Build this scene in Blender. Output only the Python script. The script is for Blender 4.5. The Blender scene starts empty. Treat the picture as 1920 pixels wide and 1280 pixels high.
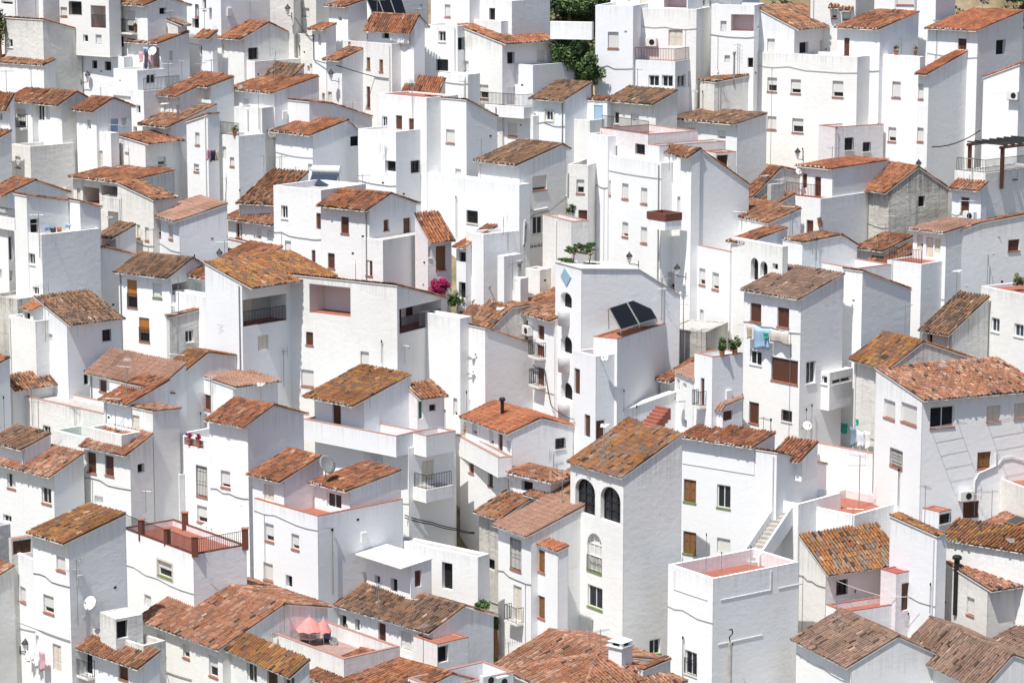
import bpy, math, random
import numpy as np
from mathutils import Vector, Matrix, noise
from mathutils.geometry import delaunay_2d_cdt
from mathutils.bvhtree import BVHTree
random.seed(7); rng = np.random.default_rng(11)
R = math.radians
scene = bpy.context.scene
COL = scene.collection
# ------------------------------------------------------------ camera model
F = 5212.0; PITCH = R(10.0)
cp, sp = math.cos(PITCH), math.sin(PITCH)
def ray(px, py):
    u = (px-960)/F; v = (640-py)/F
    return Vector((u, cp+v*sp, -sp+v*cp))
Y0, Z0, SL = 151.0, -46.2, 0.62
def base_z(y): return Z0+(y-Y0)*SL
def base_pt(px, py):
    d = ray(px, py)
    t = (Z0-Y0*SL)/(d.z-SL*d.y)
    return d*t
OX = OY = 0.0
def T(x, y):
    global OX, OY
    OX, OY = x, y
def P(x, y): return OX+x/4.0, OY+y/4.0
# ------------------------------------------------------------ materials
MATS = {}
def node_mat(name):
    m = bpy.data.materials.new(name); m.use_nodes = True
    nt = m.node_tree
    for n in list(nt.nodes): nt.nodes.remove(n)
    o = nt.nodes.new('ShaderNodeOutputMaterial'); b = nt.nodes.new('ShaderNodeBsdfPrincipled')
    nt.links.new(b.outputs[0], o.inputs[0])
    MATS[name] = m
    return m, nt, b
def N(nt, t, **k):
    n = nt.nodes.new(t)
    for a, v in k.items():
        if a in n.inputs: n.inputs[a].default_value = v
        else: setattr(n, a, v)
    return n
def coords(nt, scale=(1,1,1)):
    g = nt.nodes.new('ShaderNodeNewGeometry')
    m = nt.nodes.new('ShaderNodeMapping'); m.inputs['Scale'].default_value = scale
    nt.links.new(g.outputs['Position'], m.inputs['Vector'])
    return m.outputs[0]
def ramp(nt, fac, stops):
    r = nt.nodes.new('ShaderNodeValToRGB')
    while len(r.color_ramp.elements) < len(stops): r.color_ramp.elements.new(.5)
    for e, (p, c) in zip(r.color_ramp.elements, stops):
        e.position = p; e.color = (*c, 1) if len(c) == 3 else c
    nt.links.new(fac, r.inputs[0]); return r.outputs[0]
def mixc(nt, fac, a, b, mode='MIX'):
    m = nt.nodes.new('ShaderNodeMix'); m.data_type = 'RGBA'; m.blend_type = mode
    for k, v in ((0, fac), (6, a), (7, b)):
        if hasattr(v, 'is_linked'): nt.links.new(v, m.inputs[k])
        else: m.inputs[k].default_value = v if k == 0 else (*v, 1)
    return m.outputs[2]
def plaster(name, base, stain, amt, streak, bump=.3):
    m, nt, b = node_mat(name)
    L = nt.links.new
    c1 = coords(nt, (.22, .22, .3)); n1 = N(nt, 'ShaderNodeTexNoise', Scale=1.0, Detail=6.0, Roughness=.62); L(c1, n1.inputs['Vector'])
    c2 = coords(nt, (1.7, 1.7, .16)); n2 = N(nt, 'ShaderNodeTexNoise', Scale=1.6, Detail=7.0, Roughness=.7); L(c2, n2.inputs['Vector'])
    f1 = ramp(nt, n1.outputs[0], [(.42, (0,0,0)), (.78, (1,1,1))])
    f2 = ramp(nt, n2.outputs[0], [(.55, (0,0,0)), (.8, (1,1,1))])
    mm = N(nt, 'ShaderNodeMath', operation='MULTIPLY'); L(f1, mm.inputs[0]); mm.inputs[1].default_value = amt
    ms = N(nt, 'ShaderNodeMath', operation='MULTIPLY'); L(f2, ms.inputs[0]); ms.inputs[1].default_value = streak
    ad = N(nt, 'ShaderNodeMath', operation='ADD', use_clamp=True); L(mm.outputs[0], ad.inputs[0]); L(ms.outputs[0], ad.inputs[1])
    col = mixc(nt, ad.outputs[0], base, stain)
    # rare dark grime flecks
    c4 = coords(nt, (1, 1, .55)); n4 = N(nt, 'ShaderNodeTexNoise', Scale=2.3, Detail=9.0, Roughness=.78); L(c4, n4.inputs['Vector'])
    f4 = ramp(nt, n4.outputs[0], [(.66, (0,0,0)), (.74, (1,1,1))])
    m4 = N(nt, 'ShaderNodeMath', operation='MULTIPLY'); L(f4, m4.inputs[0]); m4.inputs[1].default_value = min(1, amt*.9+streak*.5)
    col = mixc(nt, m4.outputs[0], col, tuple(x*.42 for x in stain))
    # rain streaks that run down from the top edge of the wall
    at_ = N(nt, 'ShaderNodeAttribute', attribute_type='OBJECT', attribute_name='ztop'); g2 = nt.nodes.new('ShaderNodeNewGeometry'); sx = nt.nodes.new('ShaderNodeSeparateXYZ'); L(g2.outputs['Position'], sx.inputs[0])
    df = N(nt, 'ShaderNodeMath', operation='SUBTRACT'); L(at_.outputs['Fac'], df.inputs[0]); L(sx.outputs[2], df.inputs[1])
    mr = nt.nodes.new('ShaderNodeMapRange'); mr.inputs[1].default_value = 0.0; mr.inputs[2].default_value = 1.7; mr.inputs[3].default_value = 1.0; mr.inputs[4].default_value = 0.0; L(df.outputs[0], mr.inputs[0])
    c5 = coords(nt, (3.2, 3.2, .12)); n5 = N(nt, 'ShaderNodeTexNoise', Scale=1.7, Detail=5.0, Roughness=.7); L(c5, n5.inputs['Vector'])
    s5 = N(nt, 'ShaderNodeMath', operation='ADD'); L(n5.outputs[0], s5.inputs[0]); s5b = N(nt, 'ShaderNodeMath', operation='MULTIPLY'); L(mr.outputs[0], s5b.inputs[0]); s5b.inputs[1].default_value = .33; L(s5b.outputs[0], s5.inputs[1])
    f5 = ramp(nt, s5.outputs[0], [(.72, (0,0,0)), (.98, (1,1,1))]); m5 = N(nt, 'ShaderNodeMath', operation='MULTIPLY', use_clamp=True); L(f5, m5.inputs[0]); m5.inputs[1].default_value = min(.75, .16+amt*.7)
    col = mixc(nt, m5.outputs[0], col, tuple(x*.62 for x in stain))
    oi = nt.nodes.new('ShaderNodeObjectInfo'); f6 = ramp(nt, oi.outputs['Random'], [(0, (.94,.94,.935)), (1, (1,1,1))]); col = mixc(nt, 1.0, col, f6, 'MULTIPLY')
    L(col, b.inputs['Base Color']); b.inputs['Roughness'].default_value = .93
    b.inputs['Specular IOR Level'].default_value = .15
    c3 = coords(nt, (1, 1, 1.5)); n3 = N(nt, 'ShaderNodeTexNoise', Scale=2.1, Detail=6.0, Roughness=.62, Distortion=.3); L(c3, n3.inputs['Vector'])
    bp = N(nt, 'ShaderNodeBump', Strength=bump, Distance=.075); L(n3.outputs[0], bp.inputs['Height']); L(bp.outputs[0], b.inputs['Normal'])
    bv = N(nt, 'ShaderNodeBevel', samples=3); bv.inputs['Radius'].default_value = .07; L(bv.outputs[0], bp.inputs['Normal'])
    return m
plaster('white', (.87,.87,.865), (.60,.58,.54), .17, .11, .24)
plaster('white2', (.85,.845,.82), (.52,.49,.44), .27, .2, .3)
plaster('white3', (.85,.86,.875), (.56,.56,.56), .14, .1, .2)
plaster('cream', (.79,.77,.73), (.50,.46,.40), .28, .26, .4)
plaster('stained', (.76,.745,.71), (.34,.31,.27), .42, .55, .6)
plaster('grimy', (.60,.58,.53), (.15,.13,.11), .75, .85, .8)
plaster('pink', (.78,.735,.74), (.6,.5,.49), .15, .1, .4)
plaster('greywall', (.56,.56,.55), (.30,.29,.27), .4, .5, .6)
def simple(name, col, rough=.7, metal=0.0, var=.25, scale=6.0, bump=0.0, spec=.3):
    m, nt, b = node_mat(name); L = nt.links.new
    c = coords(nt); n = N(nt, 'ShaderNodeTexNoise', Scale=scale, Detail=5.0, Roughness=.65); L(c, n.inputs['Vector'])
    f = ramp(nt, n.outputs[0], [(.3, tuple(x*(1-var) for x in col)), (.7, tuple(min(1, x*(1+var)) for x in col))])
    L(f, b.inputs['Base Color']); b.inputs['Roughness'].default_value = rough; b.inputs['Metallic'].default_value = metal
    b.inputs['Specular IOR Level'].default_value = spec
    if bump:
        bp = N(nt, 'ShaderNodeBump', Strength=bump, Distance=.03); L(n.outputs[0], bp.inputs['Height']); L(bp.outputs[0], b.inputs['Normal'])
    return m
simple('mortar', (.74,.72,.68), .95, var=.15, bump=.4)
simple('terracotta', (.34,.135,.085), .8, var=.18, scale=4, bump=.3)
simple('redfloor', (.33,.12,.085), .8, var=.15, scale=3)
simple('redpaint', (.34,.08,.065), .7, var=.15, scale=3)
simple('pinkfloor', (.34,.23,.20), .85, var=.2, scale=3)
simple('greyfloor', (.45,.43,.41), .9, var=.2, scale=3)
simple('pinkcap', (.38,.21,.17), .85, var=.15)
simple('frame', (.78,.78,.76), .5, var=.05)
simple('cream_shutter', (.66,.61,.51), .6, var=.06)
simple('brown', (.085,.035,.022), .55, var=.35, scale=9)
simple('wood', (.22,.105,.045), .6, var=.4, scale=14)
simple('iron', (.018,.018,.02), .5, var=.2)
simple('steel', (.42,.42,.42), .45, .7, var=.1)
simple('zinc', (.30,.30,.29), .6, .3, var=.2)
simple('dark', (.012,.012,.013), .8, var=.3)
simple('brick', (.15,.055,.038), .85, var=.3, scale=16, bump=.4)
simple('concrete', (.42,.40,.37), .95, var=.25, scale=2.5, bump=.5)
simple('orange', (.52,.24,.07), .6, var=.12)
simple('bluepaint', (.30,.45,.58), .6, var=.1)
simple('greenpaint', (.025,.13,.07), .55, var=.2)
simple('greensill', (.16,.22,.07), .7, var=.2)
simple('plasticwhite', (.72,.72,.70), .4, var=.05)
simple('foil', (.33,.34,.34), .5, var=.1)
simple('clay_pot', (.42,.17,.09), .8, var=.2)
for nm, c in (('cloth_white', (.78,.78,.8)), ('cloth_blue', (.32,.46,.62)), ('cloth_pink', (.62,.36,.42)), ('cloth_dark', (.05,.05,.08)),
              ('cloth_green', (.05,.38,.27)), ('cloth_tan', (.50,.42,.30)), ('cloth_jean', (.2,.27,.36)), ('cloth_beige', (.62,.55,.50)), ('cloth_coral', (.74,.26,.24))):
    simple(nm, c, .9, var=.12, scale=5)
m, nt, b = node_mat('glass'); b.inputs['Base Color'].default_value = (.02,.024,.03,1); b.inputs['Roughness'].default_value = .08
m, nt, b = node_mat('solar'); b.inputs['Base Color'].default_value = (.006,.008,.013,1); b.inputs['Roughness'].default_value = .5; b.inputs['Specular IOR Level'].default_value = .12
m, nt, b = node_mat('blueglass'); b.inputs['Base Color'].default_value = (.035,.05,.075,1); b.inputs['Roughness'].default_value = .15
def slats(name, col, freq):
    m, nt, b = node_mat(name); L = nt.links.new
    c = coords(nt); w = N(nt, 'ShaderNodeTexWave', Scale=freq, Distortion=.0, bands_direction='Z'); L(c, w.inputs['Vector'])
    f = ramp(nt, w.outputs[0], [(0, tuple(x*.72 for x in col)), (.35, col)]); L(f, b.inputs['Base Color'])
    b.inputs['Roughness'].default_value = .55
    bp = N(nt, 'ShaderNodeBump', Strength=.4, Distance=.01); L(w.outputs[0], bp.inputs['Height']); L(bp.outputs[0], b.inputs['Normal'])
slats('roller', (.72,.71,.68), 5.5)
slats('brownroller', (.10,.035,.02), 5.5)
slats('orangeroller', (.42,.16,.035), 5.5)
def attr_mat(name, rough, mul=.35, scale=9, attr='tint'):
    m, nt, b = node_mat(name); L = nt.links.new
    a = N(nt, 'ShaderNodeAttribute', attribute_name=attr)
    c = coords(nt); n = N(nt, 'ShaderNodeTexNoise', Scale=scale, Detail=6.0, Roughness=.7); L(c, n.inputs['Vector'])
    f = ramp(nt, n.outputs[0], [(.25, (1-mul,)*3), (.7, (1,1,1))])
    L(mixc(nt, 1.0, a.outputs['Color'], f, 'MULTIPLY'), b.inputs['Base Color'])
    b.inputs['Roughness'].default_value = rough; b.inputs['Specular IOR Level'].default_value = .2
    return m, nt, b
attr_mat('tile', .9, .45)
attr_mat('channel', .95, .55, 5)
m, nt, b = attr_mat('leaf', .6, .3, 5)
b.inputs['Specular IOR Level'].default_value = .3
# ------------------------------------------------------------ mesh builder
class MB:
    def __init__(s): s.v = []; s.f = []; s.m = []; s.c = []; s.names = []
    def mi(s, mat):
        if mat not in s.names: s.names.append(mat)
        return s.names.index(mat)
    def add(s, vs, fs, mat, col=None):
        o = len(s.v); s.v.extend([tuple(v) for v in vs]); k = s.mi(mat)
        for f in fs: s.f.append([i+o for i in f]); s.m.append(k)
        s.c.extend([col or (1,1,1)]*len(vs))
    def quad(s, a, b, c, d, mat): s.add([a,b,c,d], [(0,1,2,3)], mat)
    def box8(s, p, mat):  # p: 4 bottom ring + 4 top ring
        s.add(p, [(3,2,1,0), (4,5,6,7), (0,1,5,4), (1,2,6,5), (2,3,7,6), (3,0,4,7)], mat)
    def box(s, lo, hi, mat):
        x0,y0,z0 = lo; x1,y1,z1 = hi
        s.box8([(x0,y0,z0),(x1,y0,z0),(x1,y1,z0),(x0,y1,z0),(x0,y0,z1),(x1,y0,z1),(x1,y1,z1),(x0,y1,z1)], mat)
    def tube(s, a, b, r, mat, n=6, r2=None, cap=True):
        a = Vector(a); b = Vector(b); r2 = r if r2 is None else r2
        d = (b-a)
        if d.length < 1e-6: return
        d.normalize(); u = d.cross(Vector((0,0,1)))
        if u.length < .1: u = d.cross(Vector((1,0,0)))
        u.normalize(); w = d.cross(u)
        vs = []
        for q, rr in ((a, r), (b, r2)):
            for i in range(n):
                t = 2*math.pi*i/n; vs.append(q+u*rr*math.cos(t)+w*rr*math.sin(t))
        fs = [(i, (i+1) % n, n+(i+1) % n, n+i) for i in range(n)]
        if cap: fs += [tuple(range(n-1, -1, -1)), tuple(range(n, 2*n))]
        s.add(vs, fs, mat)
    def path(s, pts, r, mat, n=5):
        for a, b in zip(pts, pts[1:]): s.tube(a, b, r, mat, n, cap=False)
    def lathe(s, c, prof, mat, n=14):
        c = Vector(c); vs = []; fs = []
        for r_, z in prof:
            for i in range(n):
                t = 2*math.pi*i/n; vs.append(c+Vector((r_*math.cos(t), r_*math.sin(t), z)))
        for k in range(len(prof)-1):
            for i in range(n):
                j = (i+1) % n; fs.append((k*n+i, k*n+j, (k+1)*n+j, (k+1)*n+i))
        s.add(vs, fs, mat)
    def build(s, name, parent=None, smooth=False):
        me = bpy.data.meshes.new(name)
        off = Vector(parent['_o']) if parent is not None and '_o' in parent else Vector((0,0,0))
        va = np.array(s.v, dtype=float)-np.array(off)
        me.from_pydata(va.tolist(), [], s.f)
        for nm in s.names: me.materials.append(MATS[nm])
        me.polygons.foreach_set('material_index', s.m)
        if any(nm in ('tile', 'leaf', 'channel') for nm in s.names):
            at = me.color_attributes.new('tint', 'FLOAT_COLOR', 'POINT')
            ca = np.ones((len(s.v), 4)); ca[:, :3] = np.array(s.c)
            at.data.foreach_set('color', ca.ravel())
        if smooth: me.polygons.foreach_set('use_smooth', [True]*len(me.polygons))
        me.update()
        o = bpy.data.objects.new(name, me); COL.objects.link(o)
        if parent is not None:
            o.parent = parent; o['_o'] = tuple(off)
        return o
def empty(name, loc, label=None, cat=None, group=None, parent=None):
    o = bpy.data.objects.new(name, None); COL.objects.link(o)
    o.empty_display_size = .3
    if parent is not None:
        o.parent = parent; o.location = (0,0,0); o['_o'] = parent['_o']
    else:
        o.location = loc; o['_o'] = tuple(loc)
    if label: o['label'] = label
    if cat: o['category'] = cat
    if group: o['group'] = group
    return o
# ------------------------------------------------------------ roofs of barrel tiles
PAL = {
 'o': [(0.369,0.140,0.061),(0.320,0.118,0.055),(0.398,0.179,0.088),(0.272,0.106,0.061),(0.339,0.157,0.094),(0.194,0.101,0.066)],
 'm': [(0.281,0.134,0.079),(0.223,0.112,0.070),(0.330,0.179,0.110),(0.165,0.101,0.072),(0.359,0.190,0.110),(0.291,0.123,0.064)],
 'y': [(0.339,0.162,0.057),(0.301,0.134,0.057),(0.242,0.118,0.066),(0.359,0.185,0.064),(0.184,0.112,0.077),(0.310,0.129,0.064)],
 't': [(.27,.175,.13),(.23,.15,.115),(.30,.20,.15),(.21,.14,.108),(.28,.17,.125)],
 'p': [(.40,.215,.135),(.35,.175,.11),(.45,.27,.185),(.26,.145,.105),(.39,.185,.115),(.34,.145,.08)],
 'n': [(0.407,0.157,0.083),(0.369,0.140,0.075),(0.436,0.179,0.094),(0.330,0.123,0.066)],
 'k': [(0.407,0.246,0.182),(0.378,0.224,0.165),(0.359,0.207,0.149)],
 'd': [(0.175,0.112,0.077),(0.213,0.134,0.094),(0.136,0.095,0.072),(0.262,0.151,0.094),(0.301,0.168,0.099)],
 'l': [(.34,.155,.06),(.24,.175,.135),(.29,.215,.165),(.36,.165,.06),(.26,.13,.08),(.21,.15,.12),(.38,.175,.065),(.32,.12,.055)],
}
def inpoly(x, y, poly):
    r = np.zeros(x.shape, bool); n = len(poly); j = n-1
    for i in range(n):
        xi, yi = poly[i]; xj, yj = poly[j]
        c = ((yi > y) != (yj > y)) & (x < (xj-xi)*(y-yi)/(yj-yi+1e-12)+xi)
        r ^= c; j = i
    return r
def tile_plane(mb, poly, up, pal, lift=.0, pitch=.215, expo=.38):
    """poly: 3D planar polygon; up: unit vector up the slope in its plane. Lays barrel tiles."""
    poly = [Vector(p) for p in poly]; up = Vector(up).normalized()
    n = (poly[1]-poly[0]).cross(poly[2]-poly[0])
    if n.length < 1e-6: n = (poly[2]-poly[1]).cross(poly[3]-poly[1])
    n.normalize()
    if n.z < 0: n = -n
    al = up.cross(n).normalized()
    o = poly[0]
    pa = [((p-o).dot(al), (p-o).dot(up)) for p in poly]
    a0 = min(p[0] for p in pa); a1 = max(p[0] for p in pa); b0 = min(p[1] for p in pa); b1 = max(p[1] for p in pa)
    nc = max(2, round((a1-a0)/pitch)); pt = (a1-a0)/nc
    nr = max(2, round((b1-b0)/expo)); ex = (b1-b0)/nr
    ca = a0+(np.arange(nc)+.5)*pt; rb = b0+np.arange(nr)*ex
    A, B = np.meshgrid(ca, rb, indexing='ij'); A = A.ravel(); B = B.ravel()
    row0 = (B < b0+ex*.5)
    keep = inpoly(A, B+ex*.5, pa); A = A[keep]; B = B[keep]; row0 = row0[keep]; k = len(A)
    if k == 0: return
    cols = np.array(PAL[pal]); w = rng.random(k)
    # patches: low-frequency noise shifts which colour is picked
    sd = float(poly[0].x*.37+poly[0].y)
    pn = np.array([noise.noise(Vector((a*.55+sd, b_*.55, sd*.3))) for a, b_ in zip(A, B)])
    cw = rng.random(nc+1)[np.clip(((A-a0)/pt).astype(int), 0, nc)]
    idx = np.clip(((w*.34+cw*.55+(pn+.6)*.5) % 1.0)*len(cols), 0, len(cols)-1e-3).astype(int)
    c = cols[idx]*(1.06+.2*rng.random((k, 1)))*(1-.25*np.clip(pn*2,0,1))[:, None]
    if pal not in 'nk':
        c = np.where(rng.random((k,1)) < (.03 if pal == 'p' else .012), np.array([[.55,.38,.28]])*(.7+.5*rng.random((k,1))), c)
        c = np.where(rng.random((k,1)) < .03, np.array([[.09,.06,.045]]), c)
    jit = (.02 if pal in 'nk' else .05)*pt
    A = A+rng.normal(0, jit, k); B = B+rng.normal(0, .012 if pal in 'nk' else .03, k)
    up3 = np.array(up); al3 = np.array(al); n3 = np.array(n); o3 = np.array(o)
    M = 5; th = np.linspace(0, math.pi, M)
    skew = rng.normal(0, .012, k); lz = rng.normal(0, .006, k)
    rings = []
    for (db, rr, lf) in ((-.03, pt*.37, .026), (ex*1.04, pt*.32, .008)):
        aa = A[:, None]+rr*np.cos(th)[None, :]+(skew*(1 if db > 0 else -1))[:, None]
        hh = lift+.012+lf+((pn+.6)*.05)[:, None]+(lz)[:, None]+rr*1.1*np.sin(th)[None, :]-lf*.7*(np.abs(np.cos(th)))[None, :]
        bb = (B+db)[:, None]+np.zeros((1, M))
        rings.append(o3+aa[..., None]*al3+bb[..., None]*up3+hh[..., None]*n3)
    V = np.concatenate(rings, axis=1).reshape(-1, 3)   # k*(2M)
    base = len(mb.v); mt = mb.mi('tile'); mo = mb.mi('mortar')
    mb.v.extend(map(tuple, V.tolist()))
    mb.c.extend(map(tuple, np.repeat(c, 2*M, axis=0).tolist()))
    for i in range(k):
        s = base+i*2*M
        for j in range(M-1): mb.f.append([s+j+1, s+j, s+M+j, s+M+j+1]); mb.m.append(mt)
        mb.f.append([s+j for j in range(M)]); mb.m.append(mo if row0[i] and rng.random() < .45 else mt)
    # channels between the covers
    nn = n*(lift+.006)
    mb.add([p+nn for p in poly], [tuple(range(len(poly)))], 'channel', tuple(np.array(PAL[pal][1])*.34))
def ridge_line(mb, a, b, pal, r=.13, step=.42):
    a = Vector(a); b = Vector(b); L = (b-a).length
    k = max(1, int(L/step)); d = (b-a)/k
    side = Vector((0,0,1)).cross((b-a).normalized()).normalized()
    for i in range(k):
        c = random.choice(PAL[pal]); f = random.uniform(.8, 1.2); c = tuple(x*f for x in c)
        p = a+d*i; q = p+d*1.05; vs = []
        for pt, rr in ((p, r*1.06), (q, r*.9)):
            for j in range(7):
                t = math.pi*j/6; vs.append(pt+side*rr*math.cos(t)+Vector((0,0,rr*.85*math.sin(t)-.02)))
        mb.add(vs, [(j, j+1, 8+j, 7+j) for j in range(6)]+[tuple(range(7)), tuple(range(13, 6, -1))], 'tile', c)
# ------------------------------------------------------------ faces with openings
class Face:
    """vertical wall plane: corner C, horizontal direction d, outward normal n"""
    def __init__(s, C, d, n): s.C = Vector(C); s.d = Vector(d); s.n = Vector(n)
    def hit(s, px, py):
        r = ray(px, py); t = s.C.dot(s.n)/r.dot(s.n); p = r*t
        return (p-s.C).dot(s.d), p.z
    def pt(s, a, z, o=0.0):
        p = s.C+s.d*a+s.n*o; return Vector((p.x, p.y, z))
    def box(s, mb, a0, a1, z0, z1, o0, o1, mat):
        ps = [s.pt(a, z, o) for z in (z0, z1) for a, o in ((a0, o0), (a1, o0), (a1, o1), (a0, o1))]
        mb.box8(ps, mat)
def arch_pts(a0, a1, z0, z1):
    r = (a1-a0)/2; c = (a0+a1)/2; zc = z1-r if z1-r > z0 else z0
    zc = max(zc, z1-.36*(z1-z0))
    return [(a0, z0), (a1, z0)]+[(c+r*math.cos(t), zc+(z1-zc)*math.sin(t)) for t in [math.pi*i/10 for i in range(11)]]
def wall_face(mb, face, outline, holes, mat):
    """outline [(a,z)], holes list of (poly, depth)"""
    vs = [Vector((a, z)) for a, z in outline]; es = [(i, (i+1) % len(outline)) for i in range(len(outline))]
    hp = []
    for poly, dep in holes:
        o = len(vs); vs += [Vector(p) for p in poly]; es += [(o+i, o+(i+1) % len(poly)) for i in range(len(poly))]
        hp.append(poly)
    V, E, Fc, *_ = delaunay_2d_cdt(vs, es, [], 0, 1e-4)
    fs = []
    for f in Fc:
        c = sum((V[i] for i in f), Vector((0,0)))/len(f)
        x, y = np.array([c.x]), np.array([c.y])
        if not inpoly(x, y, outline)[0]: continue
        if any(inpoly(x, y, p)[0] for p in hp): continue
        fs.append(f)
    mb.add([face.pt(v.x, v.y) for v in V], fs, mat)
    for poly, dep in holes:
        m = len(poly)
        a = [face.pt(x, z) for x, z in poly]; b = [face.pt(x, z, -dep) for x, z in poly]
        mb.add(a+b, [(i, (i+1) % m, m+(i+1) % m, m+i) for i in range(m)], mat)
BARS = .014
def rail(mb, pts, h=.9, step=.12, mat='iron', post=.018):
    for a, b in zip(pts, pts[1:]):
        a = Vector(a); b = Vector(b); L = (b-a).length
        mb.tube(a+Vector((0,0,h)), b+Vector((0,0,h)), post, mat, 4)
        mb.tube(a+Vector((0,0,.07)), b+Vector((0,0,.07)), .012, mat, 4)
        k = max(1, int(L/step))
        for i in range(k+1):
            p = a.lerp(b, i/k); mb.tube(p, p+Vector((0,0,h)), BARS if i % k else post, mat, 4, cap=False)
TYPES = {  # code: (reveal depth, pane, shutter mat, shutter fraction, frame mat, sill)
 'w': (.17,'glass','roller',.98,'frame','terracotta'), 'h': (.17,'glass','roller',.62,'frame','terracotta'),
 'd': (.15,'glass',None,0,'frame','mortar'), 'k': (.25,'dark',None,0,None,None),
 'b': (.16,'glass','brownroller',1,'brown','terracotta'), 'g': (.16,'glass',None,0,'brown','mortar'),
 'o': (.14,'glass','orangeroller',.62,'wood','terracotta'), 'c': (.15,'glass','cream_shutter',1,'cream_shutter',None),
 'v': (.10,'bluepaint','bluepaint',1,'bluepaint',None), 'D': (.16,'brown','brown',1,'wood',None),
 'W': (.16,'wood','wood',1,'brown','terracotta'), 'R': (.16,'glass','brownroller',1,'brown','terracotta'),
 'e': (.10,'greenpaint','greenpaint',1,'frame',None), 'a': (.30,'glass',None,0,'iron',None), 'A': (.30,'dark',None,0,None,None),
 's': (.22,'roller','roller',1,'frame','greensill'), 'u': (.14,'blueglass',None,0,'frame','mortar')}
def window_obj(face, a0, a1, z0, z1, code, opts, parent, deep):
    dep, pane, sh, fr, fm, sill = TYPES[code]
    if 'n' in opts: sill = None
    if 'G' in opts: sill = 'greensill'
    if 't' in opts: sill = 'terracotta'
    tall = (z1-z0) > 1.75 and code in 'DcvebW'
    name = 'door' if tall else 'window'
    mb = MB(); subs = []
    arch = code in 'aAs'
    if arch:
        pl = arch_pts(a0, a1, z0, z1); mb.add([face.pt(x, z, -dep+.004) for x, z in pl], [tuple(range(len(pl)))], pane)
    else:
        mb.quad(face.pt(a0,z0,-dep+.004), face.pt(a1,z0,-dep+.004), face.pt(a1,z1,-dep+.004), face.pt(a0,z1,-dep+.004), pane)
    w = .045 if fm != 'frame' else .06
    if fm:
        f = MB(); o0, o1 = -dep+.008, -dep+.05
        if arch:
            zc = z1-(a1-a0)/2; f2 = .035
            for t in (0, .33, .66, 1):
                x = a0+(a1-a0)*t; x0 = min(max(x-f2, a0), a1-2*f2)
                zt = zc+math.sqrt(max(0, ((a1-a0)/2)**2-((x0+f2)-(a0+a1)/2)**2))-.03
                face.box(f, x0, x0+2*f2, z0, zt, o0, o1, fm)
            for zz in (z0, z0+(zc-z0)*.55, zc): face.box(f, a0, a1, zz, zz+.06, o0+.003, o1+.004, fm)
            pl = arch_pts(a0, a1, z0, z1)[2:]
            for (x, z), (x2, z2) in zip(pl, pl[1:]): f.tube(face.pt(x, z, -dep+.03), face.pt(x2, z2, -dep+.03), .045, fm, 4)
        else:
            face.box(f, a0, a0+w, z0, z1, o0, o1, fm); face.box(f, a1-w, a1, z0, z1, o0, o1, fm)
            face.box(f, a0+w, a1-w, z0, z0+w, o0, o1, fm); face.box(f, a0+w, a1-w, z1-w, z1, o0, o1, fm)
            if not sh and a1-a0 > .5: face.box(f, (a0+a1)/2-.025, (a0+a1)/2+.025, z0+w, z1-w, o0, o1, fm)
        subs.append(('frame', f))
    if sh and not arch:
        if code == 'w': fr = random.choice([.98,.98,.98,.8,.7,.98])
        if code == 'h': fr = random.uniform(.5, .75)
        s = MB(); zz = z1-(z1-z0-.04)*fr
        if sh in ('roller','brownroller','orangeroller') or code == 'v':
            face.box(s, a0+w*.7, a1-w*.7, zz, z1-.01, -dep+.053, -dep+.07, sh)
            if fr < .99: face.box(s, a0+w*.7, a1-w*.7, zz-.03, zz, -dep+.055, -dep+.078, 'zinc')
        else:
            mid = (a0+a1)/2
            for x0, x1 in ((a0+w, mid-.008), (mid+.008, a1-w)) if a1-a0 > .75 else ((a0+w, a1-w),):
                face.box(s, x0, x1, z0+.04, z1-w, -dep+.02, -dep+.058, sh)
                n = 2 if z1-z0 < 1.5 else 3; hh = (z1-w-z0-.04)/n
                for i in range(n): face.box(s, x0+.07, x1-.07, z0+.04+i*hh+.07, z0+.04+(i+1)*hh-.04, -dep+.058, -dep+.072, sh)
        subs.append(('leaf' if tall else 'shutter', s))
    if sill and not tall:
        s = MB(); face.box(s, a0-.05, a1+.05, z0-.055, z0+.012, -dep+.05, .055, sill); subs.append(('sill', s))
    if 'i' in opts or code == 'g':
        s = MB(); k = max(2, int((a1-a0)/.13))
        for i in range(k+1):
            x = a0+(a1-a0)*i/k; s.tube(face.pt(x, z0+.01, .02), face.pt(x, z1-.01, .02), .012, 'iron', 4, cap=False)
        for zz in (z0+.12, (z0+z1)/2, z1-.12): s.tube(face.pt(a0, zz, .02), face.pt(a1, zz, .02), .012, 'iron', 4, cap=False)
        subs.append(('grille', s))
    if 'm' in opts:   # raised plaster surround
        s = MB(); q = .12
        for x0,x1,y0,y1 in ((a0-q,a0,z0-q,z1+q),(a1,a1+q,z0-q,z1+q),(a0,a1,z1,z1+q),(a0,a1,z0-q,z0)): face.box(s, x0,x1,y0,y1,-.02,.035,'cream_shutter')
        subs.append(('surround', s))
    if 'H' in opts:   # hood of roof tiles over the opening
        s = MB(); c = [face.pt(a0-.2, z1+.1, .5), face.pt(a1+.2, z1+.1, .5), face.pt(a1+.2, z1+.35, .0), face.pt(a0-.2, z1+.35, .0)]
        up = (c[3]-c[0]).normalized(); dn = Vector((0,0,-.05)); s.box8([p+dn for p in c]+c, 'mortar'); tile_plane(s, c, up, 'm', .002)
        subs.append(('tile_hood', s))
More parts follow.
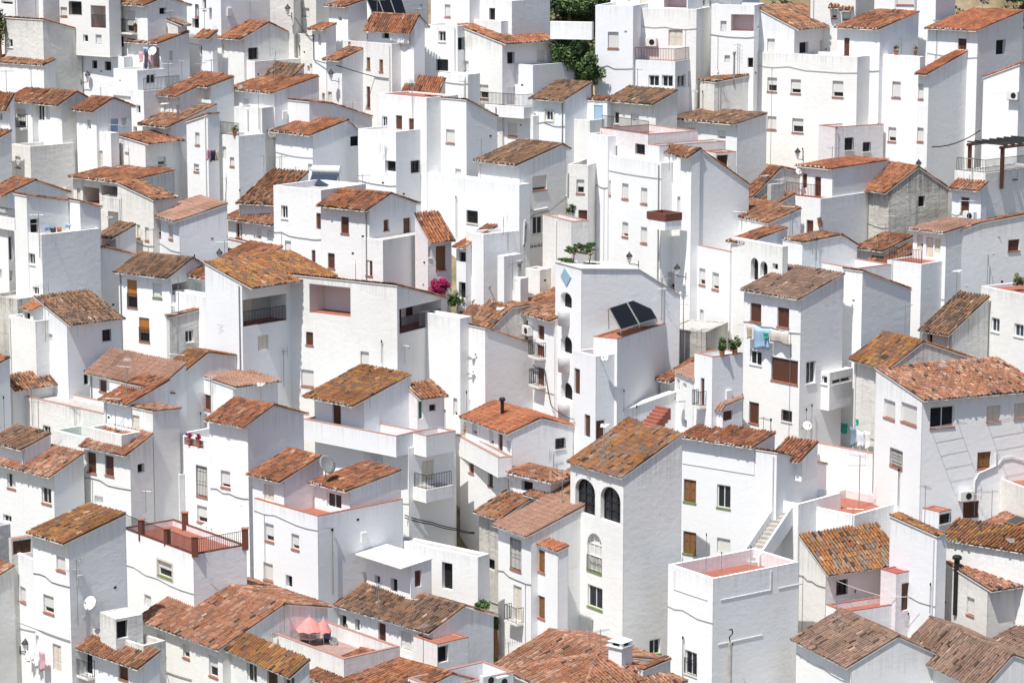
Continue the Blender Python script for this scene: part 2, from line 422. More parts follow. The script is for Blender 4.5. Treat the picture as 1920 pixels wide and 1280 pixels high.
    if 'B' in opts:
        s = MB(); e = .22; o = .5
        face.box(s, a0-e, a1+e, z0-.13, z0-.005, -.02, o, 'mortar')
        r_ = MB(); rail(r_, [face.pt(a0-e+.03, z0, .0), face.pt(a0-e+.03, z0, o-.04), face.pt(a1+e-.03, z0, o-.04), face.pt(a1+e-.03, z0, .0)])
        if deep: mb2 = s
        subs.append(('balcony_slab', s)); subs.append(('railing', r_))
    if 'r' in opts:
        s = MB(); rail(s, [face.pt(a0, z0, .03), face.pt(a1, z0, .03)]); subs.append(('railing', s))
    if deep:
        for _, q in subs: merge(mb, q)
        mb.build(name, parent)
    else:
        w_ = mb.build(name, parent)
        for nm, q in subs: q.build(nm, w_)
def merge(a, b):
    o = len(a.v); a.v += b.v; a.c += b.c
    mp = [a.mi(n) for n in b.names]
    for f, m_ in zip(b.f, b.m): a.f.append([i+o for i in f]); a.m.append(mp[m_])
def details(root, FL, FR, LL, LR, zc, zb, hl, hr, rf):
    rr = random.Random(NH*31+5); g = max(zb, zc-11)
    free = lambda hs, s_: all(s_ < q[2][0]-.25 or s_ > q[2][1]+.25 for q in hs)
    if rr.random() < .45 and LL > 2:
        s_ = rr.choice([.22, LL-.22, LL*.5])
        if free(hl, s_):
            m = MB(); m.tube(FL.pt(s_, g, .07), FL.pt(s_, zc-.12, .07), .04, rr.choice(['zinc','plasticwhite','plasticwhite']), 6); m.build('downpipe', root)
    if rr.random() < .55 and LL > 2.2:
        for t_ in range(8):
            z = zc-rr.uniform(.6, 6)
            if all(z < q[2][2]-.12 or z > q[2][3]+.12 for q in hl):
                m = MB(); pts = [FL.pt(LL*i/6, z-.10*math.sin(math.pi*i/6*rr.choice([1,2]))+.02*i, .03) for i in range(7)]; m.path(pts, .016, rr.choice(['iron','zinc','zinc']), 4)
                if rr.random() < .5: q0 = pts[rr.choice([1,5])]; m.tube(q0, Vector((q0.x, q0.y, g)), .013, 'zinc', 4)
                m.build('cable', root); break
    if rr.random() < .5:
        for k in range(rr.randint(1, 3)):
            fc, L_, hs = (FL, LL, hl) if rr.random() < .5 else (FR, LR, hr); s_ = rr.uniform(.4, max(.5, L_-.4)); z = zc-rr.uniform(.5, 5)
            if free(hs, s_): m = MB(); fc.box(m, s_-.09, s_+.09, z-.06, z+.06, -.02, .012, rr.choice(['dark','zinc','mortar'])); m.build('vent', root)
    if rr.random() < .12 and LR > 2:
        s_ = rr.uniform(.6, LR-.6); z = zc-rr.uniform(1.5, 5)
        if free(hr, s_): m = MB(); FR.box(m, s_-.2, s_+.2, z-.28, z+.28, 0, .12, 'plasticwhite'); m.build('meter_box', root)
    if rf and rr.random() < .62:
        prof, xt, A = rf; s_ = rr.uniform(.15, .85)*prof[-1][0]; w_ = rr.uniform(.15, .85)*(LR if xt else LL)
        h_ = 0
        for (s0, h0), (s1, h1) in zip(prof, prof[1:]):
            if s0 <= s_ <= s1: h_ = h0+(h1-h0)*(s_-s0)/(s1-s0)
        b_ = A(s_, w_, zc+h_) if xt else A(w_, s_, zc+h_); H_ = rr.uniform(1.2, 2.6); a_ = rr.uniform(0, 6.28); m = MB(); m.tube(b_, b_+Vector((0,0,H_)), .02, 'zinc', 5)
        d = Vector((math.cos(a_), math.sin(a_), 0)); s2 = Vector((-d.y, d.x, 0)); c = b_+Vector((0,0,H_-.1)); m.tube(c-d*.35, c+d*.6, .011, 'steel', 4)
        for i in range(8): q = c+d*(-.33+i*.13); w2 = .26-.016*i; m.tube(q-s2*w2, q+s2*w2, .008, 'steel', 4)
        m.build('aerial', root)
POLYS = []   # coarse world polygons for ray casts when things are placed on walls and roofs
HOUSES = []
LAST = None
NH = 0
def H(label, cx, cy, lx, rx, by, W='', ly=None, ry=None, a=None, roof='S', top=None, pal='m', wall='white', dep=6.0,
      par=.8, floor='greyfloor', cap=None, bot=None, wing=False, rails='', ov=.40, name='house', cat='house', pitch=17, ldep=None, group=None, lw=None, plain=False, wallR=None):
    global LAST, NH, TA
    NH += 1
    fx, fy = P(cx, cy); _, fby = P(0, by)
    g = base_pt(fx, fby); Yc = g.y
    r = ray(fx, fy); C = r*(Yc/r.y); zc = C.z
    if a is None:
        if ly is not None:
            q = ray(*P(lx, ly)); q = q*(zc/q.z); a = math.degrees(math.atan2(q.y-C.y, C.x-q.x))
        elif ry is not None:
            q = ray(*P(rx, ry)); q = q*(zc/q.z); a = math.degrees(math.atan2(q.x-C.x, q.y-C.y))
        else: a = 38
        a0_ = a; a = min(68, max(14, a))
        if abs(a0_-a) > 6: print('YAW', label[:40], round(a0_), '->', a)
    a = R(a); TA = a
    dL = Vector((-math.cos(a), math.sin(a), 0)); dR = Vector((math.sin(a), math.cos(a), 0))
    nL = -dR; nR = -dL
    FL = Face(C, dL, nL); FR = Face(C, dR, nR)
    LL = FL.hit(*P(lx, cy))[0] if lw is None else lw
    LR = dep if rx is None else FR.hit(*P(rx, cy))[0]
    if not (0.3 < LL < 30) or not (.3 < LR < 30): print('SIZE', label[:40], round(LL, 1), round(LR, 1))
    LL = min(max(LL, .4), 30); LR = min(max(LR, .4), 26)
    zb = base_z(Yc)-7.0 if bot is None else ray(*P(cx, bot)).z*(Yc/ray(*P(cx, bot)).y)
    if not wing:
        root = empty(name, (C.x, C.y, max(zb, base_z(Yc)) if bot is None else zb), label, cat, group); LAST = root; part = root
        NHK = [root]
        HOUSES.append(root)
    if wall == 'white': wall = ['white','white2','white','white3','white','white','white3'][len(HOUSES)*5 % 7]
    wm = MB()
    # profiles
    xt = roof in 'XY'
    run = LL if xt else LR
    prof = [(0.0, 0.0)]
    if roof in 'SX':
        if top:
            for (x, y) in top:
                s_, z_ = (FL if xt else FR).hit(*P(x, y)); prof.append((s_, z_-zc))
            s_, h_ = prof[-1]
            if s_ > run: ps, ph = prof[-2]; prof[-1] = (run, ph+(h_-ph)*(run-ps)/max(.1, s_-ps) if s_-run > .3 else h_)
            elif abs(s_-run) < .8: prof[-1] = (run, h_)
            else: prof.append((run, h_+(run-s_)*math.tan(R(pitch))*(1 if len(prof) < 3 else -1)*.6))
            prof = [prof[0]]+[p for p, q in zip(prof[1:], prof) if p[0] > q[0]+.05]
            if prof[-1][0] < run-.01: prof.append((run, prof[-1][1]))
        else: prof.append((run, run*math.tan(R(pitch))))
    elif roof == 'G': prof += [(run/2, run/2*math.tan(R(pitch))), (run, 0)]
    elif roof == 'Y': prof += [(run/2, run/2*math.tan(R(pitch))), (run, 0)]; xt = True
    def hat(s_):
        for (s0, h0), (s1, h1) in zip(prof, prof[1:]):
            if s_ <= s1+1e-6: return h0+(h1-h0)*(s_-s0)/(s1-s0)
        return prof[-1][1]
    flat = roof in 'FH' or roof == 'N'
    if flat: prof = [(0, 0), (run, 0)]
    # windows
    wl = []; hl = []; hr = []
    for w in [q.split() for q in W.split(';') if q.strip()]:
        x0, y0, x1, y1 = map(float, w[:4]); code = w[4][0]; opts = w[4][1:]
        left = (x0+x1)/2 < cx
        if 'J' in opts: left = False
        fc = FL if left else FR
        s0, za = fc.hit(*P(x0, (y0+y1)/2)); s1, zb2 = fc.hit(*P(x1, (y0+y1)/2))
        sa, sb = min(s0, s1), max(s0, s1)
        zt = fc.hit(*P((x0+x1)/2, y0))[1]; zz = fc.hit(*P((x0+x1)/2, y1))[1]
        # remove the skew of a receding face from the bounding box
        pl = fc.pt(sa, (zt+zz)/2); pr_ = fc.pt(sb, (zt+zz)/2)
        def py(p): return 640-F*((p.z*cp+p.y*sp)/(p.y*cp-p.z*sp))
        sk = abs(py(pl)-py(pr_))/F*pl.y*.85; sk = min(sk, (zt-zz)*.45)
        zt -= sk/2; zz += sk/2
        lim = (LL if left else LR)
        if sa < .04: sb += .04-sa; sa = .04
        if sb > lim-.04: sb = lim-.04
        if sb-sa < .1 or zt-zz < .1: print('WIN?', label[:30], w); continue
        def capz(s_):
            if flat: return zc-.15
            if left == xt: return zc+hat(min(s_, lim))-.1
            return zc-.1 if True else 0
        if left and xt or (not left and not xt): m_ = min(capz(sa), capz(sb))
        else: m_ = zc-.08 if left != xt or flat else zc+prof[-1][1]
        if zt > m_: zt = m_
        if zt-zz < .15: print('WINTOP?', label[:30], w); continue
        lst = hl if left else hr
        if any(not (sb < q[0]+.0 or sa > q[1] or zt < q[2] or zz > q[3]) for q in [h[2] for h in lst]): print('OVERLAP', label[:30], w); continue
        dep_ = TYPES[code][0] if code in TYPES else {'L': 1.5, 'l': .8}[code]
        poly = arch_pts(sa, sb, zz, zt) if code in 'aAs' else [(sa, zz), (sb, zz), (sb, zt), (sa, zt)]
        lst.append((poly, dep_, (sa, sb, zz, zt), code, opts, fc))
    def outl(L_, hf): # outline of face from profile
        return [(0, zb), (L_, zb)]+hf
    Lr = run
    if xt:
        oL = [(0, zb), (LL, zb)]+[(s_, zc+h_) for s_, h_ in reversed(prof)]
        oR = [(0, zb), (LR, zb), (LR, zc), (0, zc)]
    else:
        oL = [(0, zb), (LL, zb), (LL, zc), (0, zc)]
        oR = [(0, zb), (LR, zb)]+[(s_, zc+h_) for s_, h_ in reversed(prof)]
    wall_face(wm, FL, oL, [(h[0], h[1]) for h in hl], wall)
    wall_face(wm, FR, oR, [(h[0], h[1]) for h in hr], wallR or wall)
    A = lambda l, r_, z: Vector((C.x+dL.x*l+dR.x*r_, C.y+dL.y*l+dR.y*r_, z))
    if xt:
        wm.add([A(s_, LR, zc+h_) for s_, h_ in prof]+[A(LL, LR, zb), A(0, LR, zb)], [tuple(range(len(prof)+2))], wall)
        h1 = prof[-1][1]; wm.quad(A(LL,0,zb), A(LL,LR,zb), A(LL,LR,zc+h1), A(LL,0,zc+h1), wall)
    else:
        wm.add([A(LL, s_, zc+h_) for s_, h_ in prof]+[A(LL, LR, zb), A(LL, 0, zb)], [tuple(range(len(prof)+2))], wall)
        h1 = prof[-1][1]; wm.quad(A(0,LR,zb), A(LL,LR,zb), A(LL,LR,zc+h1), A(0,LR,zc+h1), wall)
    if bot is not None: wm.quad(A(0,0,zb), A(LL,0,zb), A(LL,LR,zb), A(0,LR,zb), wall)
    POLYS.append([FL.pt(*p) for p in oL]); POLYS.append([FR.pt(*p) for p in oR])
    for lst in (hl, hr):
        for poly, dep_, (sa, sb, zz, zt), code, opts, fc in lst:
            if code in 'Ll':
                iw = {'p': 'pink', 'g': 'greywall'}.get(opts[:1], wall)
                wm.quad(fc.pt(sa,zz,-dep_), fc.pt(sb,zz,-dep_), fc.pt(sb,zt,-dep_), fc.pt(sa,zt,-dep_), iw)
                wm.quad(fc.pt(sa,zz+.004,0), fc.pt(sb,zz+.004,0), fc.pt(sb,zz+.004,-dep_), fc.pt(sa,zz+.004,-dep_), 'redfloor')
    fm = MB(); rm = None
    if roof == 'F' or roof == 'N':
        zf = zc-par; t = .2
        ins = [(t, t), (LL-t, t), (LL-t, LR-t), (t, LR-t)]; out = [(0,0),(LL,0),(LL,LR),(0,LR)]
        if LL < .6 or LR < .6: wm.quad(*[A(*o, zc) for o in out], cap or wall)
        else:
            for i in range(4):
                j = (i+1) % 4
                if cap: fm.box8([A(*out[i],zc-.0), A(*out[j],zc-.0), A(*ins[j],zc), A(*ins[i],zc), A(*out[i],zc+.045), A(*out[j],zc+.045), A(*ins[j],zc+.045), A(*ins[i],zc+.045)], cap)
                else: wm.quad(A(*out[i],zc), A(*out[j],zc), A(*ins[j],zc), A(*ins[i],zc), wall)
                wm.quad(A(*ins[i],zc), A(*ins[j],zc), A(*ins[j],zf), A(*ins[i],zf), 'pink' if floor == 'redfloor' else wall)  # bounce from the red floor is put into the inner parapet colour as pink
            fm.quad(*[A(*o, zf) for o in ins], floor)
            POLYS.append([A(*o, zf) for o in ins])
        POLYS.append([A(*o, zc) for o in ((0,0),(LL,0),(LL,t),(0,t))]); POLYS.append([A(*o, zc) for o in ((0,0),(t,0),(t,LR),(0,LR))])
    if wing:
        part = wm.build('wing', LAST); part['ztop'] = zc
    else:
        root['_o'] = root['_o']
        wobj = wm.build('wall', root); wobj['ztop'] = zc; part = root
    deep = wing
    if fm.v: fm.build('terrace_floor', part)
    if rails:
        rm2 = MB(); e = .1
        pts = {'L': [A(LL-e, e, zc), A(e, e, zc)], 'R': [A(e, e, zc), A(e, LR-e, zc)]}
        for c_ in rails: rail(rm2, pts[c_], .85 if par < .6 else .6)
        rm2.build('railing', part)
    if not flat or roof == 'H':
        mb = MB(); tg = .055; ve = .07
        if roof == 'H':
            e = ov; tp = math.tan(R(pitch)); c4 = [(-e,-e),(LL+e,-e),(LL+e,LR+e),(-e,LR+e)]
            ze = zc-e*tp
            m_ = min(LL, LR)/2+e
            if LL >= LR: r1 = (m_-e, LR/2); r2 = (LL-m_+e, LR/2)
            else: r1 = (LL/2, m_-e); r2 = (LL/2, LR-m_+e)
            zr = ze+m_*tp
            E = [A(*q, ze+.02) for q in c4]; R1 = A(*r1, zr+.02); R2 = A(*r2, zr+.02)
            if LL >= LR: pl = [([E[0],E[1],R2,R1], dR), ([E[3],E[0],R1], dL), ([E[2],E[3],R1,R2], -dR), ([E[1],E[2],R2], -dL)]
            else: pl = [([E[0],E[1],R1], dR), ([E[3],E[0],R1,R2], dL), ([E[2],E[3],R2], -dR), ([E[1],E[2],R2,R1], -dL)]
            dn = Vector((0,0,-.1)); mb.add([p+dn for p in E], [(3,2,1,0)], 'mortar')
            for i in range(4): mb.quad(E[i]+dn, E[(i+1)%4]+dn, E[(i+1)%4], E[i], 'mortar')
            for poly, h_ in pl:
                up = (h_+Vector((0,0,tp))).normalized(); tile_plane(mb, poly, up, pal); POLYS.append(poly)
            rd = MB(); ridge_line(rd, R1, R2, pal)
            for i, q in ((0,R1),(1,R2 if LL >= LR else R1),(2,R2),(3,R1 if LL >= LR else R2)): ridge_line(rd, E[i]+Vector((0,0,.06)), q+Vector((0,0,.06)), pal, .11)
            ro = mb.build('roof', part)
            if deep: pass
            rd.build('ridge', part if deep else ro)
        else:
            W_ = LR if xt else LL
            B = (lambda s_, w_, z: A(s_, w_, z)) if xt else (lambda s_, w_, z: A(w_, s_, z))
            dd = dL if xt else dR
            for i, ((s0, h0), (s1, h1)) in enumerate(zip(prof, prof[1:])):
                sl = (h1-h0)/(s1-s0)
                e0 = ov if i == 0 and sl >= 0 else (.05 if i == 0 else 0); e1 = ov if (i == len(prof)-2 and sl < 0) else (.05 if i == len(prof)-2 else 0)
                q0 = (s0-e0, h0-e0*sl); q1 = (s1+e1, h1+e1*sl)
                c = [B(q0[0], -ve, zc+q0[1]+.012), B(q0[0], W_+ve, zc+q0[1]+.012), B(q1[0], W_+ve, zc+q1[1]+.012), B(q1[0], -ve, zc+q1[1]+.012)]
                upz = Vector((0,0,tg)); mb.box8(c+[p+upz for p in c], 'mortar')
                up = Vector((dd.x, dd.y, sl)).normalized()
                if sl < 0: up = -up
                cc = [p+upz for p in c]
                if not plain: tile_plane(mb, cc, up, pal, .003)
                POLYS.append(cc)
            ro = mb.build('roof', part)
            if len(prof) > 2 and not plain:
                rd = MB(); s_, h_ = max(prof, key=lambda q: q[1])
                if 0 < s_ < run:
                    ridge_line(rd, B(s_, -ve-.02, zc+h_+tg+.05), B(s_, W_+ve, zc+h_+tg+.05), pal)
                    rd.build('ridge', part if deep else ro)
    for lst in (hl, hr):
        for poly, dep_, (sa, sb, zz, zt), code, opts, fc in lst:
            if code in 'Ll':
                s = MB()
                if 'r' in opts:
                    rail(s, [fc.pt(sa, zz, -.08), fc.pt(sb, zz, -.08)]); s.build('railing', part)
                if sb-sa > 1.9 and zt-zz > 1.15 and 'g' not in opts:
                    q = MB(); x_ = sa+(sb-sa)*(.2 if fc is FL else .7); fc.box(q, x_-.32, x_+.32, zz+.55, min(zz+1.4, zt-.1), -dep_+.005, -dep_+.05, 'brown'); fc.box(q, x_-.27, x_+.27, zz+.6, min(zz+1.35, zt-.15), -dep_+.05, -dep_+.058, 'glass'); q.build('window', part)
                if 'D' in opts and sb-sa > .9:
                    s = MB(); m_ = sa+(sb-sa)*.32; q = MB(); Face.box(fc, q, m_, m_+.8, zz+.01, min(zz+2.0, zt-.05), -dep_+.01, -dep_+.06, 'cream_shutter' if 'c' in opts else 'brown'); q.build('door', part)
            else: window_obj(fc, sa, sb, zz, zt, code, opts, part, deep)
    if not wing and name == 'house': details(root, FL, FR, LL, LR, zc, zb, hl, hr, None if (flat or plain) else (prof, xt, A))
    return root if not wing else part
EXPO = .22
# ============================================================ ROW 0
T(0, 0)
H('white block cut by the top left corner of the photo, pink washing in its window', 128, -60, -60, 320, 560, '8 6 95 34 k', a=48, roof='F')
H('plain white block rising out of the top edge beside the grey stained house', 320, -120, 128, 440, 500, '', a=44, roof='F')
H('tall white house with a brown door in a deep loggia near the top left', 812, -150, 440, 900, 770, '520 10 612 115 kr; 682 42 793 212 LpDr; 625 262 660 320 dn; 455 55 502 122 w; 718 262 762 336 wn', a=40, roof='F', bot=432)
H('shaded white ground floor with two barred windows above the street lamp', 930, 428, 610, 990, 755, '695 455 728 515 gn; 790 462 832 530 gn', a=38, roof='F', par=.3)
H('white house with a tall balcony door and potted plant near the top left', 1105, 40, 825, 1400, 800, '945 80 1015 245 wB; 862 270 927 355 k; 1196 60 1246 108 kn', a=44, top=[(1240, -15), (1400, 40)], pal='m')
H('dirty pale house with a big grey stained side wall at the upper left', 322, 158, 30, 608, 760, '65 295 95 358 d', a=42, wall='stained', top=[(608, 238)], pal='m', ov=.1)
H('low white garden wall capped with tiles under the grey stained house', 328, 497, -60, None, 830, '', a=40, dep=1.1, pal='m', name='garden_wall', cat='wall', ov=.12)
H('white house under a bright orange roof at the left edge, white shutter over its balcony', 240, 762, 68, 375, 1210, '130 815 192 955 hB', a=42, top=[(370, 690)], pal='o')
H('low white house under the orange roof cut by the left edge of the photo', 72, 782, -80, 110, 1250, '0 840 18 900 k', a=42, top=[(150, 640)], pal='o')
H('white house with a brown gabled roof and a tall metal framed window, grey side wall', 462, 780, 245, 650, 1330, '278 785 332 910 dn; 345 800 372 900 wn', a=44, top=[(575, 700), (650, 742)], pal='m')
H('low white terrace block with one deep dark opening at the left', 228, 1100, 86, 560, 1480, '112 1015 190 1095 k; 115 1172 152 1262 w', a=48, roof='F', par=.25, wall='cream', floor='greyfloor')
H('shaded white house with a slice of orange roof at the left edge', -10, 1042, -200, 86, 1560, '', a=44, top=[(80, 992)], pal='o')
H('white house with a mossy orange gable roof and a small blue gable door', 722, 828, 572, 985, 1420, '655 900 682 975 wn; 832 890 890 1000 v; 915 885 952 940 wJn', a=44, top=[(845, 748), (985, 800)], pal='o')
H('white block with two tall cream doors below the blue door', 832, 1000, 575, 892, 1480, '660 1115 692 1270 c; 738 1130 770 1268 c', a=44, roof='F', par=.15)
H('white house whose thin tile roof falls towards a half shuttered window', 1090, 1082, 890, 1360, 1540, '935 1140 965 1170 wn; 1185 1175 1242 1245 h', a=42, roof='X', top=[(890, 1022)], pal='o')
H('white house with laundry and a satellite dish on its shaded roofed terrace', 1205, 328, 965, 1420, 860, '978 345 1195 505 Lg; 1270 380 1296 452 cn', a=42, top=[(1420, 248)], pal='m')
H('little white house with a tan tiled roof between two taller walls at the top', 1335, 190, 1175, 1400, 760, '', a=40, roof='X', top=[(1175, 122)], pal='t')
H('plain white terrace block with a glazed opening under the laundry', 1030, 530, 850, 1240, 1010, '1100 556 1168 630 dn', a=44, roof='F', par=.1)
H('white house below the pale railing with a long dark vent slot', 1078, 682, 815, 1360, 1120, '850 715 980 758 wn; 1025 790 1053 855 dn; 1000 950 1026 990 k', a=44, roof='F', par=.3, rails='R')
H('small white house with a curled brown roof and two brown windows', 1280, 952, 1068, None, 1330, '1125 985 1156 1046 bn; 1232 1005 1264 1062 bn', a=46, dep=4, pal='m')
H('small white house tucked behind with an air conditioner and three narrow windows', 1345, 722, 1192, None, 1150, '1228 755 1244 832 wn; 1328 790 1347 856 wn', a=44, dep=4, pal='o')
H('white house with a sloping parapet and small orange side canopy at left', 1558, 868, 1396, 1640, 1540, '1465 995 1496 1090 w; 1455 1230 1492 1290 w', a=44, roof='X', top=[(1396, 922)], pal='m', ov=.05)
T(380, 0)
H('tall pale block rising out of the top edge with a wide grey side wall', 134, -140, -160, 500, 640, '0 -5 25 72 d; 50 60 68 155 k; -52 42 -30 130 wr; -78 140 -28 215 kn', a=46, roof='F')
H('white house with a broad rust orange gable roof and a barred balcony door', 310, 288, 78, 690, 760, '135 335 160 415 wn; 343 358 412 450 gJ', a=46, top=[(492, 180), (690, 275)], pal='o')
H('low white house continuing the rust orange roof to the left', 75, 272, -30, 110, 740, '-32 338 -5 420 d', a=46, top=[(200, 165)], pal='o')
H('white terrace wall with two antennas in front of the barred balcony door', 392, 462, 90, 735, 800, '', a=46, roof='F', par=.1)
H('white house under the far orange roof with washing lines, left of the mossy roof', 62, 652, -125, 235, 1100, '-72 660 -40 740 wn; 8 668 48 745 wn', a=46, top=[(320, 553)], pal='o')
H('small roof hump of brown tiles behind the mossy orange roof', 700, 562, 470, 760, 900, '', a=46, top=[(740, 500)], pal='d')
H('white house with a wide mossy orange roof and a small dish on the tiles', 540, 700, 205, 872, 1180, '300 740 345 800 wn', a=46, top=[(872, 582)], pal='o')
H('long white house with a sloping tile coped wall between two orange roofs', 800, 772, 235, 1270, 1250, '', a=46, roof='S', top=[(975, 790),(1270, 885)], pal='m', ov=.05)
H('narrow white house with a curved parapet left of the long coped wall', 445, 812, 235, 560, 1270, '285 880 300 890 kn', a=30, roof='F', par=.3)
H('white house with a speckled orange roof and a large grey satellite dish', 825, 1015, 545, 1340, 1500, '790 1230 825 1290 wn; 1108 1003 1178 1100 kJ', a=46, top=[(1085, 912), (1340, 1180)], pal='o')
H('white house with a planted roof terrace and a small lower window', 270, 1022, 118, 470, 1560, '148 1100 175 1190 wn; 205 1180 236 1250 w', a=44, roof='F', par=.2, rails='L')
H('tall narrow crumbling white house behind the street lamp near the top', 680, -120, 500, 740, 560, '735 0 858 64 Lr', a=18, roof='F', wall='stained')
H('white house on the climbing lane with two small shuttered windows', 860, 268, 690, None, 700, '720 340 732 430 kn; 785 495 802 540 kn; 805 480 820 520 kn', a=55, dep=5, roof='F', wall='cream')
H('narrow white house with a small tiled roof beside the climbing cable', 925, 222, 820, 1000, 760, '868 262 888 345 wn; 895 700 915 760 kn', a=44, top=[(965, 190)], pal='o')
H('white house with two tile canopies and a brown roof slice below the solar panels', 1045, 452, 930, None, 900, '940 690 968 770 cn; 900 480 918 600 cn', a=44, dep=3, pal='o')
H('tall white street house with brown windows and a big grey side wall', 1420, 330, 1045, 1800, 960, '1090 300 1110 380 wn; 1230 432 1256 520 W; 1325 448 1352 540 W; 1065 510 1092 635 c; 1125 535 1138 588 kn; 1230 650 1256 812 b; 1090 755 1112 815 wn; 1005 735 1020 775 kn', a=46, roof='F', par=.6)
H('white rooftop pavilion carrying the dark solar panels', 1585, 200, 1240, 1665, 990, '1345 205 1398 290 k; 1505 215 1560 240 kn', a=46, top=[(1620, 130), (1665, 180)], pal='o')
H('small white house with an orange roof edge high behind the solar panels', 1090, 52, 945, 1230, 700, '1020 130 1040 155 k', a=44, top=[(1230, 5)], pal='o')
T(760, 0)
H('white wall continuing right of the solar panels with two dark side windows', 392, 195, 140, 560, 900, '250 235 302 315 d; 235 445 320 535 g; 395 280 444 378 kJ', a=30, roof='F', par=.3)
H('white house behind with one shuttered window at the top centre', 482, -150, 190, 620, 760, '296 35 338 130 w', a=44, roof='F')
H('white house with an iron lantern window and a wide blue grey side wall', 800, 8, 485, 1085, 860, '632 62 672 152 g; 790 85 800 100 kn', a=42, roof='F', par=.3)
H('white balustraded terrace wall in front of the iron lantern window', 720, 160, 420, 800, 880, '', a=44, roof='F', par=.3)
H('broad white house with a pink recessed terrace under a speckled orange roof', 728, 330, 395, 1130, 1040, '555 635 622 742 h; 762 655 832 795 w; 440 458 474 540 wn; 395 505 412 535 kn; 765 390 820 480 kJn; 988 370 1056 465 wJn', a=44, roof='X', top=[(395, 195)], pal='o', wallR='pink')
H('white terrace in front of the pink recessed wall with a blue grey side', 958, 490, 726, 1305, 1060, '', a=44, roof='F', par=.12)
H('white balcony front with a thin railing below two shuttered windows', 890, 806, 480, 965, 1190, '', a=40, roof='F', par=.1, rails='LR', bot=892)
H('shaded pale wall with a shuttered window below the long white balcony', 960, 870, 680, 1000, 1160, '770 922 838 1028 w', a=40, roof='F')
H('white ornamental wall with raised mouldings and a green bin', 470, 560, 245, 560, 1130, '345 712 395 745 en', a=36, roof='F', par=.2)
H('white house with an orange roof wedge behind the round topped wall', 240, 740, -30, 300, 1160, '', a=46, top=[(300, 600)], pal='o')
H('small white house with a brown roof and blue framed window at the top centre', 1200, 752, 955, 1395, 1260, '1052 830 1108 908 um', a=44, top=[(1395, 630)], pal='d')
H('white terrace house with a pale blue door and a bright blue door', 1385, 905, 955, 1520, 1280, '', a=40, roof='F', par=.1)
H('low white wall house behind the terrace holding the two blue doors', 1515, 765, 1195, 1560, 1190, '1280 792 1342 898 v; 1415 790 1480 900 v', a=28, roof='S', pal='o', ov=.05, top=[(1560, 740)])
H('tall white house front with a curved top and one shuttered window, grey side', 458, 760, 155, 690, 1500, '305 970 370 1078 w; 375 1265 418 1365 wn', a=44, top=[(690, 885)], pal='m', ov=.04)
H('wide pale house with four dark doorways opening on its flat roof', 160, 735, -210, None, 1440, '-72 865 -24 980 bn; 25 888 64 988 bn; -175 872 -135 975 dn', a=44, dep=3, roof='F', floor='redfloor', par=.1)
H('tall white house below the four dark doorways with a wide grey side wall', -70, 990, -355, 160, 1560, '42 1202 105 1302 gJ; -148 1205 -72 1290 kn', a=40, roof='F', par=.15)
H('white house with a red brown roof and three shuttered windows at centre', 858, 1238, 545, 1205, 1900, '955 1315 1060 1435 wtJ; 955 1618 1030 1760 dJ', a=46, top=[(1175, 1092), (1205, 1110)], pal='d')
T(1140, 0)
H('large flat roofed white house on the left of the railed terrace at upper right', 190, 45, -95, None, 1000, '0 242 78 365 w', a=18, dep=7, roof='F', par=.6)
H('flat roofed white house with a curtained window above the railed terrace', 665, 70, 190, 775, 960, '455 225 558 350 c', a=22, roof='F', par=.6)
H('glazed white room with sliding windows under the railed terrace', 505, 462, 190, 682, 1100, '305 565 382 650 dn; 405 565 486 655 dn; 520 560 582 660 dJn; 600 530 662 655 wJn', a=30, roof='F', floor='redfloor', par=.12, rails='LR')
H('tall white house with three small square windows and a drain pipe', 1100, 40, 775, 1180, 960, '845 160 888 240 wn; 875 418 914 470 wn; 1048 435 1088 508 k; 930 110 1100 235 lp', a=20, roof='F', par=.2)
H('low white wall block with a sloping tile coping beside the large white house', 800, 625, 690, 1105, 1060, '', a=60, roof='S', top=[(1105, 565)], pal='m', ov=.04, wall='cream')
H('small white house with a mossy brown roof and white door at the upper right', 360, 780, 0, 520, 1360, '42 838 82 932 d; 170 850 232 955 w', a=44, top=[(500, 690)], pal='d', wall='cream')
H('wide white house with a low rust roof and two small shuttered windows', 970, 935, 498, 1190, 1400, '600 958 656 1028 wn; 822 978 882 1046 wn', a=44, top=[(1160, 865)], pal='d', wall='white')
H('top storey with a pink recessed wall under a wide orange roof', 1400, 215, 1108, 1730, 995, '1195 292 1250 400 w; 1436 315 1502 402 kJ; 1590 300 1640 402 lpJ', a=38, roof='X', top=[(1108, 62)], pal='m', wallR='pink')
T(1520, 0)
H('big white house with six shuttered windows and a curled pipe, upper right', 352, 428, -412, 512, 1260, '-324 582 -254 690 h; -148 596 -74 704 w; -325 872 -258 975 w; -138 888 -56 998 h; 165 608 244 732 w; 138 905 216 925 wn', a=38, roof='F', par=.15)
H('set back white floor with a tall brown door under the tan orange roof', 522, 222, 200, 808, 1200, '250 285 290 420 b', a=42, top=[(805, 98)], pal='o')
H('white house front with four shuttered windows beside the huge grey gable wall', 822, 428, 512, 860, 1350, '612 612 674 735 w; 582 955 640 1065 w', a=44, roof='F', par=.2)
H('pale new house with a bright orange roof and terrace pots, top right', 1256, 232, 878, 1592, 1250, '1105 290 1168 375 D; 1390 298 1462 412 k', a=42, top=[(1592, 92)], pal='n')
H('huge white house with a bright orange lean to roof and a plain grey side wall', 888, 556, 808, 1660, 1440, '795 630 845 745 w; 795 958 845 1065 w', a=46, top=[(1250, 352)], pal='n')
H('white house at the right edge with air conditioner and small tile canopy', 1568, 490, 1298, 1700, 1500, '', a=40, roof='X', top=[(1298, 590)], pal='n', ov=.03)
